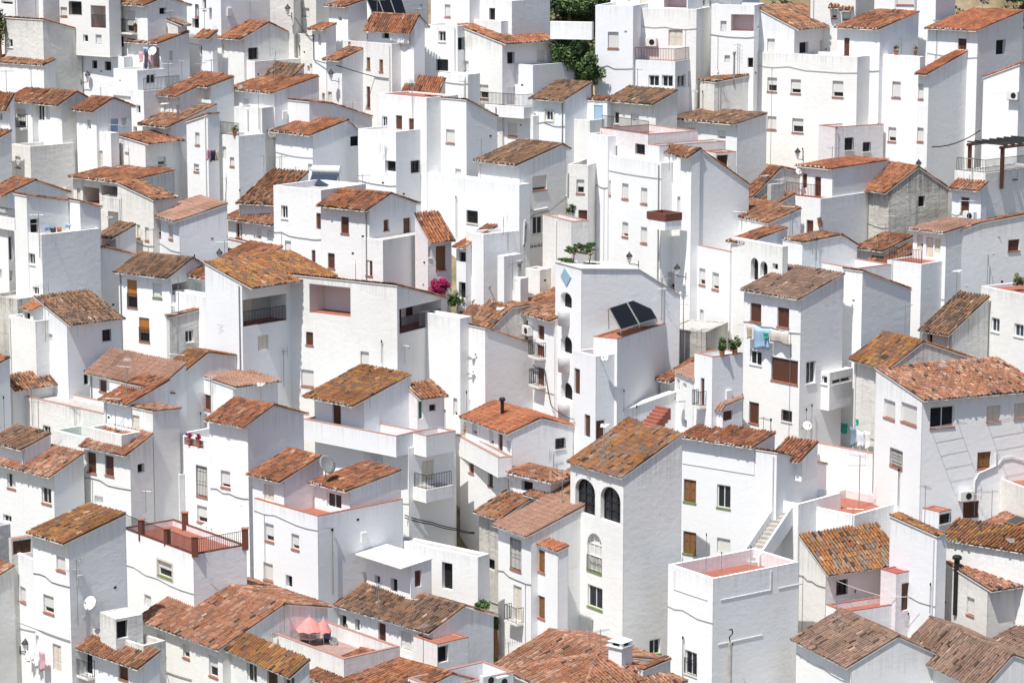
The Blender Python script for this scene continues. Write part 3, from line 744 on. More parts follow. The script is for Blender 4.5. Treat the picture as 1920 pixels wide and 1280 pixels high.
H('small flat white house with a red coped roof and two barred windows', 185, 958, 60, 548, 1400, '256 1032 318 1130 g; 392 1066 446 1140 g', a=58, roof='F', par=.25, wall='pink', cap='redfloor')
H('white house at the very top right with two tiled window hoods', 340, -80, 0, 480, 820, '160 70 196 140 wH; 245 90 302 150 wH', a=20, roof='F')
H('white house with a blue tiled hood window on the top edge of the photo', 780, -120, 480, 940, 860, '645 -40 770 40 w', a=25, roof='F')
H('pale block beside the dry hillside at the top right', 945, -200, 770, 1090, 900, '', a=35, roof='F')
H('white block behind the orange roof on the right edge', 1780, 640, 1560, 1900, 1420, '', a=40, top=[(1900, 560)], pal='m')
T(760, 0)
H('low white wall in front of the pine trees at the top', 1400, 168, 1085, None, 930, '', a=18, dep=.4, roof='F', par=.02, bot=300, name='garden_wall', cat='wall')
T(380, 0)
H('white lane house front left of the solar panels on the top edge', 850, -60, 705, None, 520, '735 60 800 130 wn', a=40, dep=4, roof='F', wall='cream')
H('white block directly behind the small orange roof edge at the top', 1100, -120, 905, None, 430, '960 -20 985 30 wn', a=42, dep=5, roof='F')
H('white block on the top edge between two solar panel neighbours', 1330, -180, 1120, None, 420, '', a=42, dep=5, roof='F')
T(1140, 0)
H('white house on the top edge with a pinkish wall above the railed terrace', 600, -110, 20, None, 850, '240 -20 300 52 c; 420 -60 590 60 lp', a=32, dep=4, roof='F')
H('white house on the top edge right of the tall curtained terrace house', 930, -40, 610, None, 800, '690 -20 722 40 g', a=34, dep=4, pal='p')
# ============================================================ ROW 1
T(0, 320)
H('white house with a gabled orange roof at the left edge, narrow windows below its balcony', 50, 186, -100, 500, 900, '68 490 96 675 dn; 40 755 62 832 wn; 0 740 12 812 wn', a=46, top=[(265, 82), (500, 165)], pal='o')
H('', 110, 362, -60, 150, 1000, '', a=46, roof='F', wing=True, bot=452, par=.8, rails='L')
H('plain white main block below the open laundry terrace at the left', 312, 482, 108, 752, 1500, '212 618 262 708 d; 245 868 292 936 d; 145 590 157 665 wn; 148 835 163 940 wn', a=46, roof='F', par=.1)
H('', 200, 196, 108, 512, 1405, '228 360 290 468 kJ', a=46, top=[(512, 238)], pal='o', wing=True, ov=.1)
H('', 600, 240, 512, 754, 1275, '', a=46, top=[(754, 285)], pal='o', wing=True, ov=.08)
H('low grimy stone wall at the left edge below the laundry house', 130, 965, -80, None, 1560, '', ly=930, dep=3, roof='F', par=.2, wall='grimy', name='garden_wall', cat='wall')
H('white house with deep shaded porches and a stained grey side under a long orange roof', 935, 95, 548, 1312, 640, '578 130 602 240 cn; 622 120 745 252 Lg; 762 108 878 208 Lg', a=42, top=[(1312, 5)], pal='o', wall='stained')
H('', 886, 206, 750, None, 690, '', a=42, dep=1, roof='F', wing=True, bot=312, par=.6, wall='stained')
H('long stained white house whose top edge slopes down to a thin tile strip', 1150, 228, 885, 1330, 1000, '1028 405 1052 510 w; 1088 425 1116 526 w', a=46, roof='X', top=[(885, 100)], pal='m', wall='cream', ov=.1)
H('white house with a pale pink brown roof and two narrow shuttered windows', 1345, 380, 1145, 1706, 1230, '1180 385 1207 495 w; 1266 405 1297 518 w', ly=322, top=[(1706, 258)], pal='k')
H('little white outbuilding with a dark mossy roof left of the stained white house', 868, 502, 752, 1020, 1060, '790 548 818 575 kn', a=46, top=[(1018, 415)], pal='d')
H('white house with small orange roof and blank grey side left of the orange shutters', 728, 612, 522, 1010, 1200, '', a=44, top=[(765, 582), (1010, 638)], pal='o')
H('', 522, 712, 325, 600, 1280, '428 765 482 836 g', a=50, roof='F', wing=True, par=.05, cap='terracotta', floor='terracotta')
H('', 526, 882, 320, 900, 1330, '', a=46, roof='F', wing=True, par=.05, floor='greyfloor')
H('white house with two tall orange roller shutters and a red brown roof', 1280, 794, 888, 1545, 1590, '955 815 1028 1030 or; 1146 842 1213 958 wG; 1045 1100 1120 1285 or; 1290 830 1415 930 LpJ', ly=748, top=[(1440, 667), (1545, 722)], pal='d')
H('', 1548, 945, 1276, 1640, 1768, '', a=44, roof='F', wing=True, par=.5)
H('white house slice with a green silled window between the orange shutters and the ochre roof', 1665, 822, 1425, None, 1640, '1455 836 1513 946 wG', ly=782, dep=5, pal='o')
H('white house with a broad dark speckled roof sloping to its shaded side', 502, 1150, 268, 912, 2000, '360 1222 393 1276 wn; 768 1188 830 1282 gJ; 630 1490 668 1605 kJ', ry=1098, roof='X', top=[(268, 957)], pal='d')
H('low white block with a small red roofed hatch at the left edge', 266, 1130, 64, None, 1900, '', a=48, dep=4, roof='F', par=.3)
H('', 246, 1052, 172, None, 1840, '182 1062 226 1135 k', a=48, dep=1.5, pal='n', wing=True, ov=.15)
H('stained cream house wall with one white window and a crusted top edge', 1272, 1106, 1255, 1570, 1840, '1390 1195 1450 1290 dJ', a=52, top=[(1545, 1034)], pal='m', wall='stained', ov=.05)
T(380, 320)
H('white house slice under an orange roof wedge behind the brick edged balcony', 545, 250, 272, None, 800, '', ly=236, dep=5, pal='m')
H('white house with a brown roof above a long balcony trimmed in brick', 552, 404, 190, None, 960, '252 395 293 505 b; 400 432 440 515 wn; 484 445 526 532 wn', ly=350, dep=5, pal='m')
H('', 466, 582, 62, 545, 1080, '', ly=492, roof='F', wing=True, bot=640, par=.5, cap='brick')
H('', 200, 640, -60, None, 1000, '', ly=600, dep=3, roof='F', wing=True, par=.2)
H('flat roofed white house carrying the solar water heater', 888, 146, 530, 1225, 1385, '590 262 637 362 d; 618 525 663 642 w; 853 318 886 442 bn; 818 595 846 708 bn', a=38, roof='F', par=.4)
H('big white house with brown shutters under a gabled orange roof at the left centre', 1250, 292, 886, 1600, 1640, '1038 345 1096 474 b; 940 618 990 735 b; 1358 366 1396 452 b; 1506 350 1560 498 bn', a=38, top=[(1408, 182), (1600, 250)], pal='o')
H('', 1352, 520, 1196, 1790, 1710, '1224 672 1273 790 b', a=38, roof='F', wing=True, par=.05)
H('white house with a deep shaded corner balcony under a wide ochre tiled roof', 295, 850, 18, 930, 2040, '302 925 628 1165 LgDcr; 415 1232 492 1350 c', ry=758, roof='X', top=[(18, 695)], pal='y', ov=1.0)
H('large blank white house with pink recessed terraces at the centre left', 1458, 870, 636, 1835, 2200, '802 850 1108 1092 Lp; 775 1208 828 1310 b; 740 1490 832 1622 w; 1185 1355 1246 1462 w; 1475 960 1790 1215 LpJrD', a=33, top=[(1835, 965)], pal='m', ov=.05)
T(760, 320)
H('lower lit front of the tall house with one barred square window above the antenna', 856, 105, 165, None, 700, '462 296 543 400 g', a=46, dep=1, roof='F', par=.02)
H('narrow white house in the gap with a brown door and a dark half window', 1372, -40, 1215, None, 960, '1284 68 1341 172 h; 1298 296 1364 388 Dn', a=20, dep=4, roof='F', wall='cream')
H('stained white house with a tall side wall and a potted bush on top', 1248, 386, 1030, 1378, 1800, '', ly=332, roof='F', wall='cream', cap='pinkcap', par=.3)
H('pink walled house with a brown door under a striped orange roof', 170, 506, 72, 346, 1640, '172 570 190 655 dJ; 230 562 303 748 WJ', a=56, roof='X', top=[(72, 335)], pal='o', wall='pink')
H('white house with a saw toothed coping left of the white chimney', 588, 478, 457, 852, 1750, '', a=52, roof='F', par=.2)
H('', 742, 642, 690, 872, 1830, '', a=44, roof='F', wing=True, par=.2)
H('small white house with an ochre roof tip and grilled window by the saw toothed house', 455, 572, 382, None, 1690, '414 610 456 686 gn; 408 835 458 960 kn', a=40, dep=3, pal='o')
H('low white terrace with red floor behind the brown mottled roofs', 1010, 745, 895, 1100, 1650, '', a=40, roof='F', floor='redfloor', par=.7)
H('brown mottled roof house squeezed behind two white gables near the centre', 610, 1222, 340, 960, 2040, '', ly=1150, top=[(800, 1035), (960, 1010)], pal='m', wall='cream')
H('white gable house with a tiled edge and an antenna shadow at the centre', 600, 1190, 474, 965, 2220, '', a=50, top=[(965, 1315)], pal='m', ov=.04)
H('', 412, 1106, 102, 500, 2150, '360 1705 389 1842 wn', ly=1056, roof='F', wing=True, par=.2)
H('white house with brown shutters, balconies and an air conditioner beside the arched tower', 1120, 1122, 802, None, 2210, '876 1112 919 1272 bn; 994 1155 1041 1275 bn; 985 1300 1042 1395 bB; 990 1470 1041 1610 bB', ly=1026, dep=5, pal='m')
H('rounded white tower with three dark arches and a pale blue diamond', 1322, 738, 1125, 2062, 2460, '1166 905 1248 1042 A; 1166 1230 1250 1385 A; 1168 1575 1252 1730 A', a=62, top=[(1750, 742), (2062, 935)], pal='m', ov=.02, plain=True)
TOWER = LAST
T(1140, 0)
H('pink recessed top floor with two barred windows and an iron railing', 302, 1012, -60, None, 2430, '8 1085 68 1172 gn; 208 1078 276 1162 gn', a=56, dep=4, roof='F', floor='redfloor', wall='pink', cap='pinkcap', rails='L', par=.4)
H('flat white rooftop block with a red edged parapet beside the pink top floor', 388, 1098, 300, 882, 2540, '', a=56, roof='F', par=.15, cap='pinkcap', wall='white')
H('little white roof room with a brown door beside the tiny tiled turret', 812, 1150, 715, 962, 2480, '818 1162 900 1272 DJn', a=62, roof='F', par=.05, cap='terracotta', floor='terracotta')
H('blank white wall slice left of the pink recessed top floor', 2, 1022, -156, None, 2206, '', a=56, dep=5, roof='F', floor='redfloor', par=.1)
T(1140, 320)
H('tall white apartment house front with eight narrow shuttered windows right of centre', 402, -55, -158, None, 1340, '105 95 152 216 w; 247 128 294 252 w; 107 385 151 500 w; 247 422 293 548 w; -24 68 20 185 w; -40 500 -10 560 wn; 450 760 498 890 wn', a=56, dep=5, roof='F', par=.1)
H('tall white house with a brick edged corner balcony and a plain side gable', 624, -95, 395, 1062, 1440, '448 165 481 252 dn; 520 196 553 335 wn; 398 448 434 562 gn; 450 760 498 890 w', a=56, top=[(690, -150), (1062, 118)], pal='m', ov=.06)
H('', 432, 326, 290, 556, 1560, '', a=52, roof='F', wing=True, bot=382, par=.5, wall='brick')
H('', 430, 383, 298, 550, 1555, '', a=52, roof='F', wing=True, bot=450, par=.02)
H('tiny tiled turret room on the roof of the tall balcony house', 628, -108, 545, 692, 1460, '', a=52, top=[(692, -150)], pal='m')
H('white house with an orange roof and slim brown door above a sunken terrace', 1200, 402, 790, None, 1500, '862 435 888 600 b', ly=318, dep=2.5, pal='m', ov=.05)
H('white terrace house with two long shuttered windows below its pink coping', 918, 612, 540, None, 1700, '684 730 729 862 w; 782 762 831 896 w; 688 1040 716 1152 wn', a=58, dep=5, roof='F', par=.7, cap='pinkcap')
H('', 1055, 547, 920, 1342, 1760, '', a=50, top=[(1338, 440)], pal='o', wing=True)
H('white house with two dark arched windows beside the tan roofed house', 1312, 570, 925, 1345, 2090, '1072 650 1126 830 A; 1142 678 1196 800 A; 1234 695 1274 745 k', a=56, roof='F', par=.3)
H('white house half hidden under two layers of old orange roof at the upper right', 1115, 172, 1035, 1440, 940, '1060 235 1085 330 k', a=54, top=[(1300, -15), (1440, 20)], pal='o', wall='cream')
H('low lean to with an orange tiled strip beside the grey roof block', 1240, 272, 1098, None, 1110, '1110 258 1145 350 k', a=50, dep=2, pal='m', wall='cream')
H('', 1226, 105, 1216, 1326, 1085, '', a=54, roof='F', wing=True, wall='greywall', par=.1)
H('laundry house with brown roller shutters and a broad tan roof', 1450, 962, 1020, 1766, 2520, '1067 990 1149 1140 R; 1270 1022 1358 1180 R; 1065 1345 1152 1462 d; 1224 1395 1424 1602 R; 1057 1730 1131 1900 R; 1303 1790 1379 1888 g; 1487 1425 1556 1600 dJ', ly=892, top=[(1766, 782)], pal='t', ov=.32)
T(1520, 320)
H('', 345, 738, -222, None, 1900, '', ly=642, dep=3, roof='F', wing=True, par=1.0, cap='pinkcap')
H('', -60, 548, -210, 350, 1760, '', a=54, top=[(230, 492), (350, 570)], pal='m', ov=.03, wing=True)
H('plain white tower with a blue grey side right of the tan roof', 390, 764, 244, 756, 2230, '', a=46, top=[(768, 897)], pal='m', ov=.04)
H('', 145, 1515, 66, 316, 2440, '84 1538 123 1603 d; 162 1542 301 1603 dJ', a=44, roof='F', wing=True, bot=1800, par=.03, floor='mortar')
H('white house with an orange roof and brown doors behind an iron railed terrace', 165, -4, -100, 584, 910, '30 45 76 200 bn; -62 22 -28 130 bn', a=44, top=[(584, -68)], pal='n', ov=.3)
H('', 76, 212, -198, 420, 1000, '-166 338 -112 442 b; -31 370 19 472 b', a=44, roof='F', floor='redfloor', wing=True, par=.05, rails='L')
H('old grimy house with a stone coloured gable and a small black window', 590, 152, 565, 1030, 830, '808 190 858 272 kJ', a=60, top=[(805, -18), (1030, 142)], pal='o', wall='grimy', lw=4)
H('big white block under the pergola terrace at the right edge', 1312, 22, 1078, 1760, 1060, '', a=46, roof='F', par=.1, rails='LR')
H('small white house with a pale tile canopy and air conditioner beside the old grimy gable', 1282, 138, 1062, 1325, 1110, '1126 198 1190 320 b', a=44, top=[(1315, 98)], pal='p')
H('white house with a barred dark window and long sloping side wall at the right', 1085, 470, 1072, 1740, 1480, '1482 515 1566 606 bJ', a=60, top=[(1275, 400), (1740, 310)], pal='m', ov=.04)
H('small white roof room with three cream shutters under a pink brown roof', 1018, 470, 768, 1280, 1560, '798 480 838 602 cn; 867 496 919 655 cn; 930 508 972 625 cn', a=46, top=[(1278, 392)], pal='k')
H('', 832, 702, 574, 1310, 1680, '', a=46, roof='F', floor='redfloor', wing=True, par=.05, rails='L')
H('low house lost under a patchwork orange roof beside the iron railed white block', 560, 602, 345, 765, 1230, '', a=46, top=[(765, 500)], pal='m', wall='cream')
H('tiny lean to with a ragged orange roof edge and grey base', 568, 764, 345, None, 1420, '', a=44, dep=4, pal='m', wall='stained')
H('old low house with a dark mossy roof and red patch at the right', 1060, 1216, 838, 1330, 2300, '878 1222 912 1300 k', a=48, top=[(1290, 962)], pal='d', wall='stained')
H('white house at the right edge with two blue paned windows and roof bushes', 1720, 952, 1275, None, 2440, '1355 1100 1416 1215 u; 1527 1145 1596 1252 u', ly=862, dep=6, roof='F', floor='redfloor', par=.2)
# ============================================================ ROW 2
T(0, 640)
H('', 92, 352, 60, 516, 800, '', a=46, lw=1.0, roof='X', pal='m', pitch=28, wing=True)
H('grey sided house slice at the left edge under an orange tile tip', -20, 178, -160, 72, 950, '', a=44, top=[(64, 132)], pal='o')
H('stained white wall house with a pale shutter and tall dark door, left', 785, 548, 74, None, 1300, '136 590 193 692 w; 324 628 379 808 d', ly=388, dep=2.5, roof='F', par=.2, cap='pinkcap', wall='cream')
H('white house with a wide pink brown roof and a small brown window', 1225, 328, 674, 1400, 1180, '745 284 799 382 b', ly=216, top=[(1400, 175)], pal='k')
H('white block with a blue grey sloping side below the wide pink brown roof', 1055, 346, 820, 1306, 1330, '', a=44, top=[(1306, 406)], pal='m', ov=.04)
H('house under a rust ochre roof behind the two tone tiled white house', 1368, 246, 1226, 2060, 1010, '', a=46, top=[(1560, 92), (2060, 158)], pal='y')
H('tiny white hut with a curled orange roof behind the sun terrace', 985, 466, 778, None, 1490, '', a=42, dep=3, pal='o')
H('white house with a tiled front slope and a dark blue grey side wall', 975, 838, 632, 1148, 1800, '655 826 720 990 b; 788 852 853 1012 b; 711 1155 773 1225 k; 1032 912 1083 986 kJ', ly=766, top=[(1148, 702)], pal='p')
H('', 1146, 532, 806, 1345, 1635, '872 532 923 648 b; 988 550 1045 665 cn', a=44, top=[(1345, 514)], pal='p', wing=True, ov=.12)
H('', 912, 702, 655, 1060, 1730, '', a=44, roof='F', wing=True, par=.6)
H('', 1345, 1000, 1140, 1346, 1500, '', a=44, roof='F', wing=True)
H('', 636, 722, 400, None, 1500, '470 826 599 976 bn; 534 1140 603 1262 Dn', ly=662, dep=5, roof='F', wing=True, par=.7, floor='greenpaint')
H('house beneath a slice of brown tiled roof at the left edge', 190, 802, -60, None, 1540, '', a=46, dep=1.8, pal='d')
H('white house with a striped pink tiled strip and two framed windows at left', 402, 1002, -80, None, 1760, '55 985 116 1108 dt; 314 1090 384 1224 dt; 25 1295 86 1362 dn', ly=880, dep=2.2, pal='p', pitch=22)
H('white house with a small red potted loggia and tall barred shutters', 1582, 750, 1322, None, 1650, '1382 712 1525 800 lp; 1474 926 1553 1172 wi; 1479 1226 1553 1365 w', ly=692, dep=5, roof='F', par=.5)
T(380, 640)
H('white house with a tan pink roof and a wide brown shutter left of centre', 228, 347, -155, 562, 1150, '-12 388 62 516 b; 355 425 385 440 kJn', ry=300, roof='X', top=[(-20, 262), (-155, 232)], pal='k')
H('narrow tall white house with a striped orange roof and stained blue grey gable', 338, 630, 50, 758, 1900, '137 965 206 1102 w', ly=574, top=[(532, 487), (758, 547)], pal='o')
H('white house with rough lower side wall and three terracotta silled windows', 862, 1312, 388, 1502, 2500, '468 1360 533 1506 w; 667 1440 723 1566 h; 457 1655 526 1800 w; 624 1748 671 1850 k', ly=1178, roof='F', floor='redfloor', par=.5, cap='terracotta', wall='white')
H('', 610, 1042, 372, 905, 2178, '461 1065 531 1202 c', a=46, top=[(882, 872), (905, 880)], pal='o', wing=True)
H('', 1105, 1122, 838, 1487, 2280, '932 1128 1040 1262 dn', a=46, top=[(1487, 975)], pal='o', wing=True, bot=1340)
H('shaded ground floor with four cream shutters below the long white terrace', 1540, 855, 870, None, 1560, '892 768 946 880 cn; 1054 815 1131 930 cn; 1189 845 1256 960 cn; 1350 880 1427 1000 cn', a=44, dep=4, roof='F', par=.1, wall='white')
H('white pavilion with a wide mossy ochre roof and deep eaves above a long terrace', 1208, 448, 838, 1562, 1440, '974 455 1036 625 D', a=44, top=[(1562, 258)], pal='y', ov=1.0)
H('', 1452, 714, 756, 1640, 1720, '', ly=584, roof='F', wing=True, bot=868, par=.8, cap='pinkcap')
T(760, 640)
H('white corner house with a cream door opening on a dark railed balcony', 25, 800, -170, 362, 1640, '126 885 213 1052 cJn', a=48, roof='F', par=.1)
H('', 158, 712, 30, 378, 1700, '', a=48, roof='F', wing=True, bot=868, par=.8, cap='pinkcap')
H('', 158, 1115, 52, 362, 1715, '', a=48, roof='F', wing=True, bot=1212, par=.02, rails='LR')
H('pink walled cottage with a green door behind the mossy ochre pavilion', 92, 420, 0, 292, 1240, '98 442 131 582 eJ; 181 470 223 522 gJ', a=56, roof='X', top=[(0, 330)], pal='m', wall='pink')
H('white house with red hipped looking gable roof and a black stovepipe', 800, 684, 452, 1258, 1550, '500 570 536 702 wn; 628 650 663 776 wn; 697 690 729 868 b; 761 738 787 842 wn; 1126 722 1197 810 gJ', a=60, top=[(1018, 582), (1258, 642)], pal='n')
H('', 698, 874, 372, 802, 1690, '', ly=690, roof='F', wing=True, bot=1022, par=.8, cap='pinkcap')
H('', 770, 1010, 410, 800, 1600, '477 885 513 992 b; 621 985 656 1090 b', a=60, roof='F', wing=True)
H('white cottage under a hipped pale brown roof left of the arched windows', 1090, 1030, 775, 1240, 1900, '872 1040 956 1128 k', a=46, roof='H', pal='p')
H('white house under a brown tiled wedge tucked against the arched windows house', 1238, 1228, 928, None, 2120, '1050 1268 1119 1376 w', ly=1138, dep=4, pal='m')
H('narrow crumbling grey white wall house with a black slit, beside the alley', 738, 1322, 553, 942, 1960, '605 1620 670 1720 k', ly=1262, top=[(942, 1185)], pal='m', wall='grimy')
H('white house with a terrace wall left of the arched tower and brown shutters', 1430, 112, 1262, 1600, 1530, '1268 200 1309 400 bn; 1344 545 1386 722 bn; 1424 590 1486 752 b', a=58, roof='F', floor='redfloor', par=.8)
T(1140, 320)
H('white roof room carrying two dark solar panels on a terracotta slab', 70, 1264, -110, 430, 2745, '', a=30, roof='F', par=.03, cap='terracotta', floor='terracotta')
T(1140, 640)
H('low rough grey concrete shed behind the solar panel house', 735, -70, 425, None, 800, '', a=24, dep=4, roof='F', par=.05, floor='greyfloor', wall='grimy')
H('old lean to with orange tiles squeezed left of the potted bushes', 500, 300, 392, None, 1100, '', a=50, dep=4, pal='o', wall='stained')
H('narrow white house with a pinkish slate canopy below the potted bushes', 640, 290, 500, None, 1350, '515 280 538 370 wn; 562 310 588 355 wn; 560 580 590 655 kn', ly=195, dep=3, pal='k', ov=.1)
H('white house with potted bushes on its flat roof and a stained side wall', 785, 120, 648, 1012, 1500, '694 272 722 480 bB', a=56, roof='F', par=.2, cap='pinkcap')
H('', 862, 520, 735, 1010, 1520, '790 520 860 610 DJn', a=50, top=[(880, 490)], pal='k', wing=True, ov=.1)
H('white house with three arched openings and an orange grey lichen roof', 118, 1018, -282, 553, 2620, '-245 1012 -97 1312 a; -55 1072 93 1372 a; -155 1425 -47 1742 sr; -152 1820 -42 2015 dG; 312 2225 393 2352 dGJ', ly=897, top=[(553, 702)], pal='l', ov=.22)
H('wide white house with green silled brown windows and a stained top edge', 1268, 842, 553, 1640, 1960, '568 1030 660 1212 WG; 818 1070 918 1256 dG; 564 1420 660 1600 WG; 818 1470 916 1600 wn', a=38, top=[(1640, 930)], pal='m', ov=.03)
H('', 1100, 792, 558, 1250, 1860, '', a=38, top=[(1250, 695)], pal='o', wing=True, bot=1000)
H('', 1455, 888, 1236, None, 1830, '', a=40, dep=1.6, pal='o', wing=True, bot=1050, pitch=24)
H('low white wall rising from the arched tower foot to the red steps', 62, 540, 50, 512, 1420, '', a=52, top=[(512, 380)], ov=.02, plain=True, name='garden_wall', cat='wall')
T(1520, 640)
H('white terrace wall in front of the hanging laundry, red coping', 468, 844, -70, None, 1480, '', a=46, dep=4, roof='F', par=.9, cap='pinkcap')
H('stained white house under a mottled orange roof behind the long tiled house', 612, 192, 326, 1195, 1500, '', a=62, top=[(842, 12), (1195, 132)], pal='y', wall='stained')
H('long white house with a striped tile roof and clothes racks at the right edge', 838, 442, 484, 1760, 2050, '549 430 633 592 w; 679 455 796 634 w; 597 795 689 958 wi; 897 480 1076 650 dtJ; 1321 480 1421 600 cJt; 1527 460 1612 580 cJt; 1251 825 1351 956 WJ; 1144 1195 1262 1330 DJ', ry=362, roof='X', top=[(484, 205)], pal='p', ov=.3)
H('stained pale block with a terracotta terrace at the right edge', 1740, 1150, 1405, None, 2280, '', ly=958, dep=4, roof='F', par=.2, wall='cream', floor='terracotta')
H('', 965, 1282, 836, 1056, 2300, '955 1280 1032 1376 gJ', a=50, roof='F', wing=True, par=.02, cap='terracotta', floor='terracotta')
# ============================================================ ROW 3
T(0, 960)
H('shaded grey house slice at the lower left edge with a tile fringe', -100, 540, -220, 108, 1560, '', a=46, top=[(105, 412)], pal='p')
H('shabby grey block at the left edge below the striped pink tiles', -60, 115, -220, 78, 1250, '', a=44, roof='F', par=.2, wall='greywall')
H('small dark shuttered roof room at the left edge above the shaded alley', 86, 200, 70, 246, 1400, '98 195 236 318 DJn', a=56, roof='F', par=.05, wall='stained', cap='pinkcap')
H('white corner house under an ochre tiled roof with a satellite dish on its side', 515, 228, 244, 946, 1900, '424 325 489 446 w; 327 615 403 766 h; 250 915 290 1015 kn; 398 985 459 1202 cn', ly=146, top=[(946, 22)], pal='y')
H('', 300, 380, 105, None, 1640, '153 555 193 680 w', a=54, dep=4, roof='F', wing=True, par=.4)
H('white house with a framed window and a brick railed red terrace', 1450, 320, 918, 1850, 1430, '1185 355 1291 502 hmG; 1084 615 1133 716 wn', a=52, roof='F', floor='redfloor', par=.3, cap='brick', rails='LR')
BRICK = LAST
H('stained little white roof shed with one black opening', 868, 802, 748, 1072, 2080, '876 802 958 948 kJ', a=54, roof='F', par=.03, wall='stained', floor='mortar')
H('', 1076, 1002, 545, None, 2180, '', ly=830, dep=1.5, roof='F', wing=True, par=.4, wall='stained')
H('white house with a narrow tiled awning over a balcony door at lower left', 1074, 1150, 545, None, 2330, '617 1040 693 1222 kB; 891 1140 959 1262 b', ly=968, dep=1.1, pal='m', pitch=24, ov=.45)
T(380, 960)
H('long white house under a huge patchy pink and brown tiled roof', 150, 1018, -460, 940, 2060, '-338 915 -277 1078 h; -148 985 -99 1100 h; 48 1068 113 1242 h; -338 1195 -275 1300 kn', ly=790, top=[(612, 697), (940, 718)], pal='p', ov=.35)
H('', 690, 1217, 138, 802, 2685, '334 1125 406 1290 dn; 484 1170 562 1330 Dn; 638 1225 714 1350 dn', a=53, top=[(802, 1118)], pal='y', wing=True, ov=.35)
H('', 1060, 1104, 480, 1480, 2420, '', a=50, roof='F', floor='pinkfloor', wing=True, par=.8, cap='pinkcap', wall='white')
H('white house under a rust orange gabled roof at the bottom edge', 1450, 1425, 775, 2100, 2900, '', ly=1225, top=[(1870, 1222), (2100, 1290)], pal='o')
T(760, 960)
H('white yard wall with a dark gateway below the narrow alley', 545, 335, -80, None, 1150, '275 372 353 585 k', a=40, dep=1, roof='F', par=.05, name='garden_wall', cat='wall')
H('whitewashed lean to with a flat pale roof and a brown door', 42, 402, -292, 196, 1350, '72 432 119 562 DJn; -230 470 -190 540 kn; -110 490 -60 600 kn', a=50, top=[(196, 352)], ov=.75, plain=True)
H('low white house under a wide dark brown roof with a long pink terrace wall', 205, 893, -600, 662, 1800, '-492 765 -442 895 kn; -376 800 -344 892 kn; -202 825 -147 1022 Dn; -32 890 46 1042 wn', ly=655, top=[(442, 714), (662, 776)], pal='d', ov=.35)
H('', 240, 992, 60, 476, 1950, '242 988 319 1130 kJ', a=50, roof='F', wing=True, par=.02, cap='terracotta', floor='terracotta')
H('white house with a pink tiled roof edge, long barred window and iron balcony', 946, 172, 696, None, 1180, '789 185 869 446 wi; 811 545 871 820 cB', ly=86, dep=4, pal='k')
H('', 1145, 300, 872, 1222, 1340, '974 270 1046 456 W; 971 612 1046 802 W; 911 895 1041 1002 g', ly=202, top=[(1222, 262)], pal='n', wing=True, ov=.1)
H('pale roof terrace with a parapet at the bottom edge of the photo', 240, 1330, 20, 812, 2850, '', a=52, roof='F', par=1.3, cap='pinkcap', floor='greyfloor')
H('house under a long rough pink brown roof at the bottom centre', 1250, 1352, 690, 1900, 2450, '', ly=1140, top=[(1650, 1092), (1900, 1112)], pal='p')
H('house under a hipped pale tiled roof cut by the bottom edge', 1320, 1400, 810, 2040, 3000, '', a=56, roof='H', pal='p', pitch=16)
T(1140, 960)
H('small white gable at the bottom edge between the chimney roof and the terrace tower', 262, 1192, 235, 468, 2600, '', a=50, top=[(445, 1112)], pal='m', ov=.02)
H('white tower block with a red floored roof terrace and raised parapet bands', 790, 498, 450, 1432, 1780, '577 1030 666 1232 dr', ly=388, roof='F', floor='redfloor', par=.8)
for side in (0, 1):
    f_ = Face(Vector(LAST.location), (-math.cos(TA), math.sin(TA), 0), (-math.sin(TA), -math.cos(TA), 0)) if side == 0 else Face(Vector(LAST.location), (math.sin(TA), math.cos(TA), 0), (math.cos(TA), -math.sin(TA), 0))
    xs_ = [f_.hit(*P(x_, 600))[0] for x_ in ((748, 495) if side == 0 else (845, 1225))]; z1_ = f_.hit(*P(760 if side == 0 else 830, 500))[1]; z0_ = z1_-1.25
    m_ = MB(); s0_, s1_ = min(xs_), max(xs_)
    f_.box(m_, s0_, s1_, z0_, z0_+.07, -.01, .028, 'white'); f_.box(m_, s0_ if side == 0 and False else s1_-.1, s1_, z0_+.07, z1_-.1, -.01, .028, 'white')
    if side == 1: f_.box(m_, s1_+.5, s1_+2.3, z0_-.0, z0_+.07, -.01, .028, 'white'); f_.box(m_, .4, 3.6, z1_-3.75, z1_-3.66, -.01, .03, 'white')
    m_.build('moulding', LAST)
T(1520, 960)
H('white terraced block with a sunken red roof floor behind the tower terrace', 330, 22, -140, 720, 780, '', a=44, roof='F', floor='redfloor', par=.5)
H('', -90, -60, -330, None, 700, '', a=44, dep=4, roof='F', wing=True, par=.6)
H('stained white house with a square orange tiled roof and pink yard wall', 115, 455, -88, 692, 1250, '194 500 273 624 gJ', a=60, roof='X', top=[(-88, 178)], pal='l', wall='cream', ov=.3)
H('', 645, 464, 525, 816, 1330, '682 515 799 738 DJn', a=54, roof='F', wing=True, par=.02, cap='redpaint', floor='redpaint', wall='pink')
H('', 255, 752, 112, 905, 1480, '', a=62, roof='F', floor='redfloor', wing=True, par=.3, cap='redfloor')
H('tall white gable wall behind the black stovepipe', 950, 188, 592, None, 1480, '', a=56, dep=.7, roof='X', top=[(592, 30)], pal='y', ov=.03)
H('white house under a long thin ochre roof at the right edge', 1740, 328, 952, None, 1700, '', ly=196, dep=2.4, pal='y', pitch=14, ov=.2)
H('low cream house with two deep windows behind the black stovepipe', 1330, 583, 952, 1740, 1700, '964 510 1016 672 w; 1171 632 1226 782 w', a=62, roof='X', top=[(952, 347)], pal='p', wall='cream')
H('house under a large pale roof with a skylight at the right edge', 1760, 300, 1225, None, 1350, '', ly=122, dep=6, pal='p')
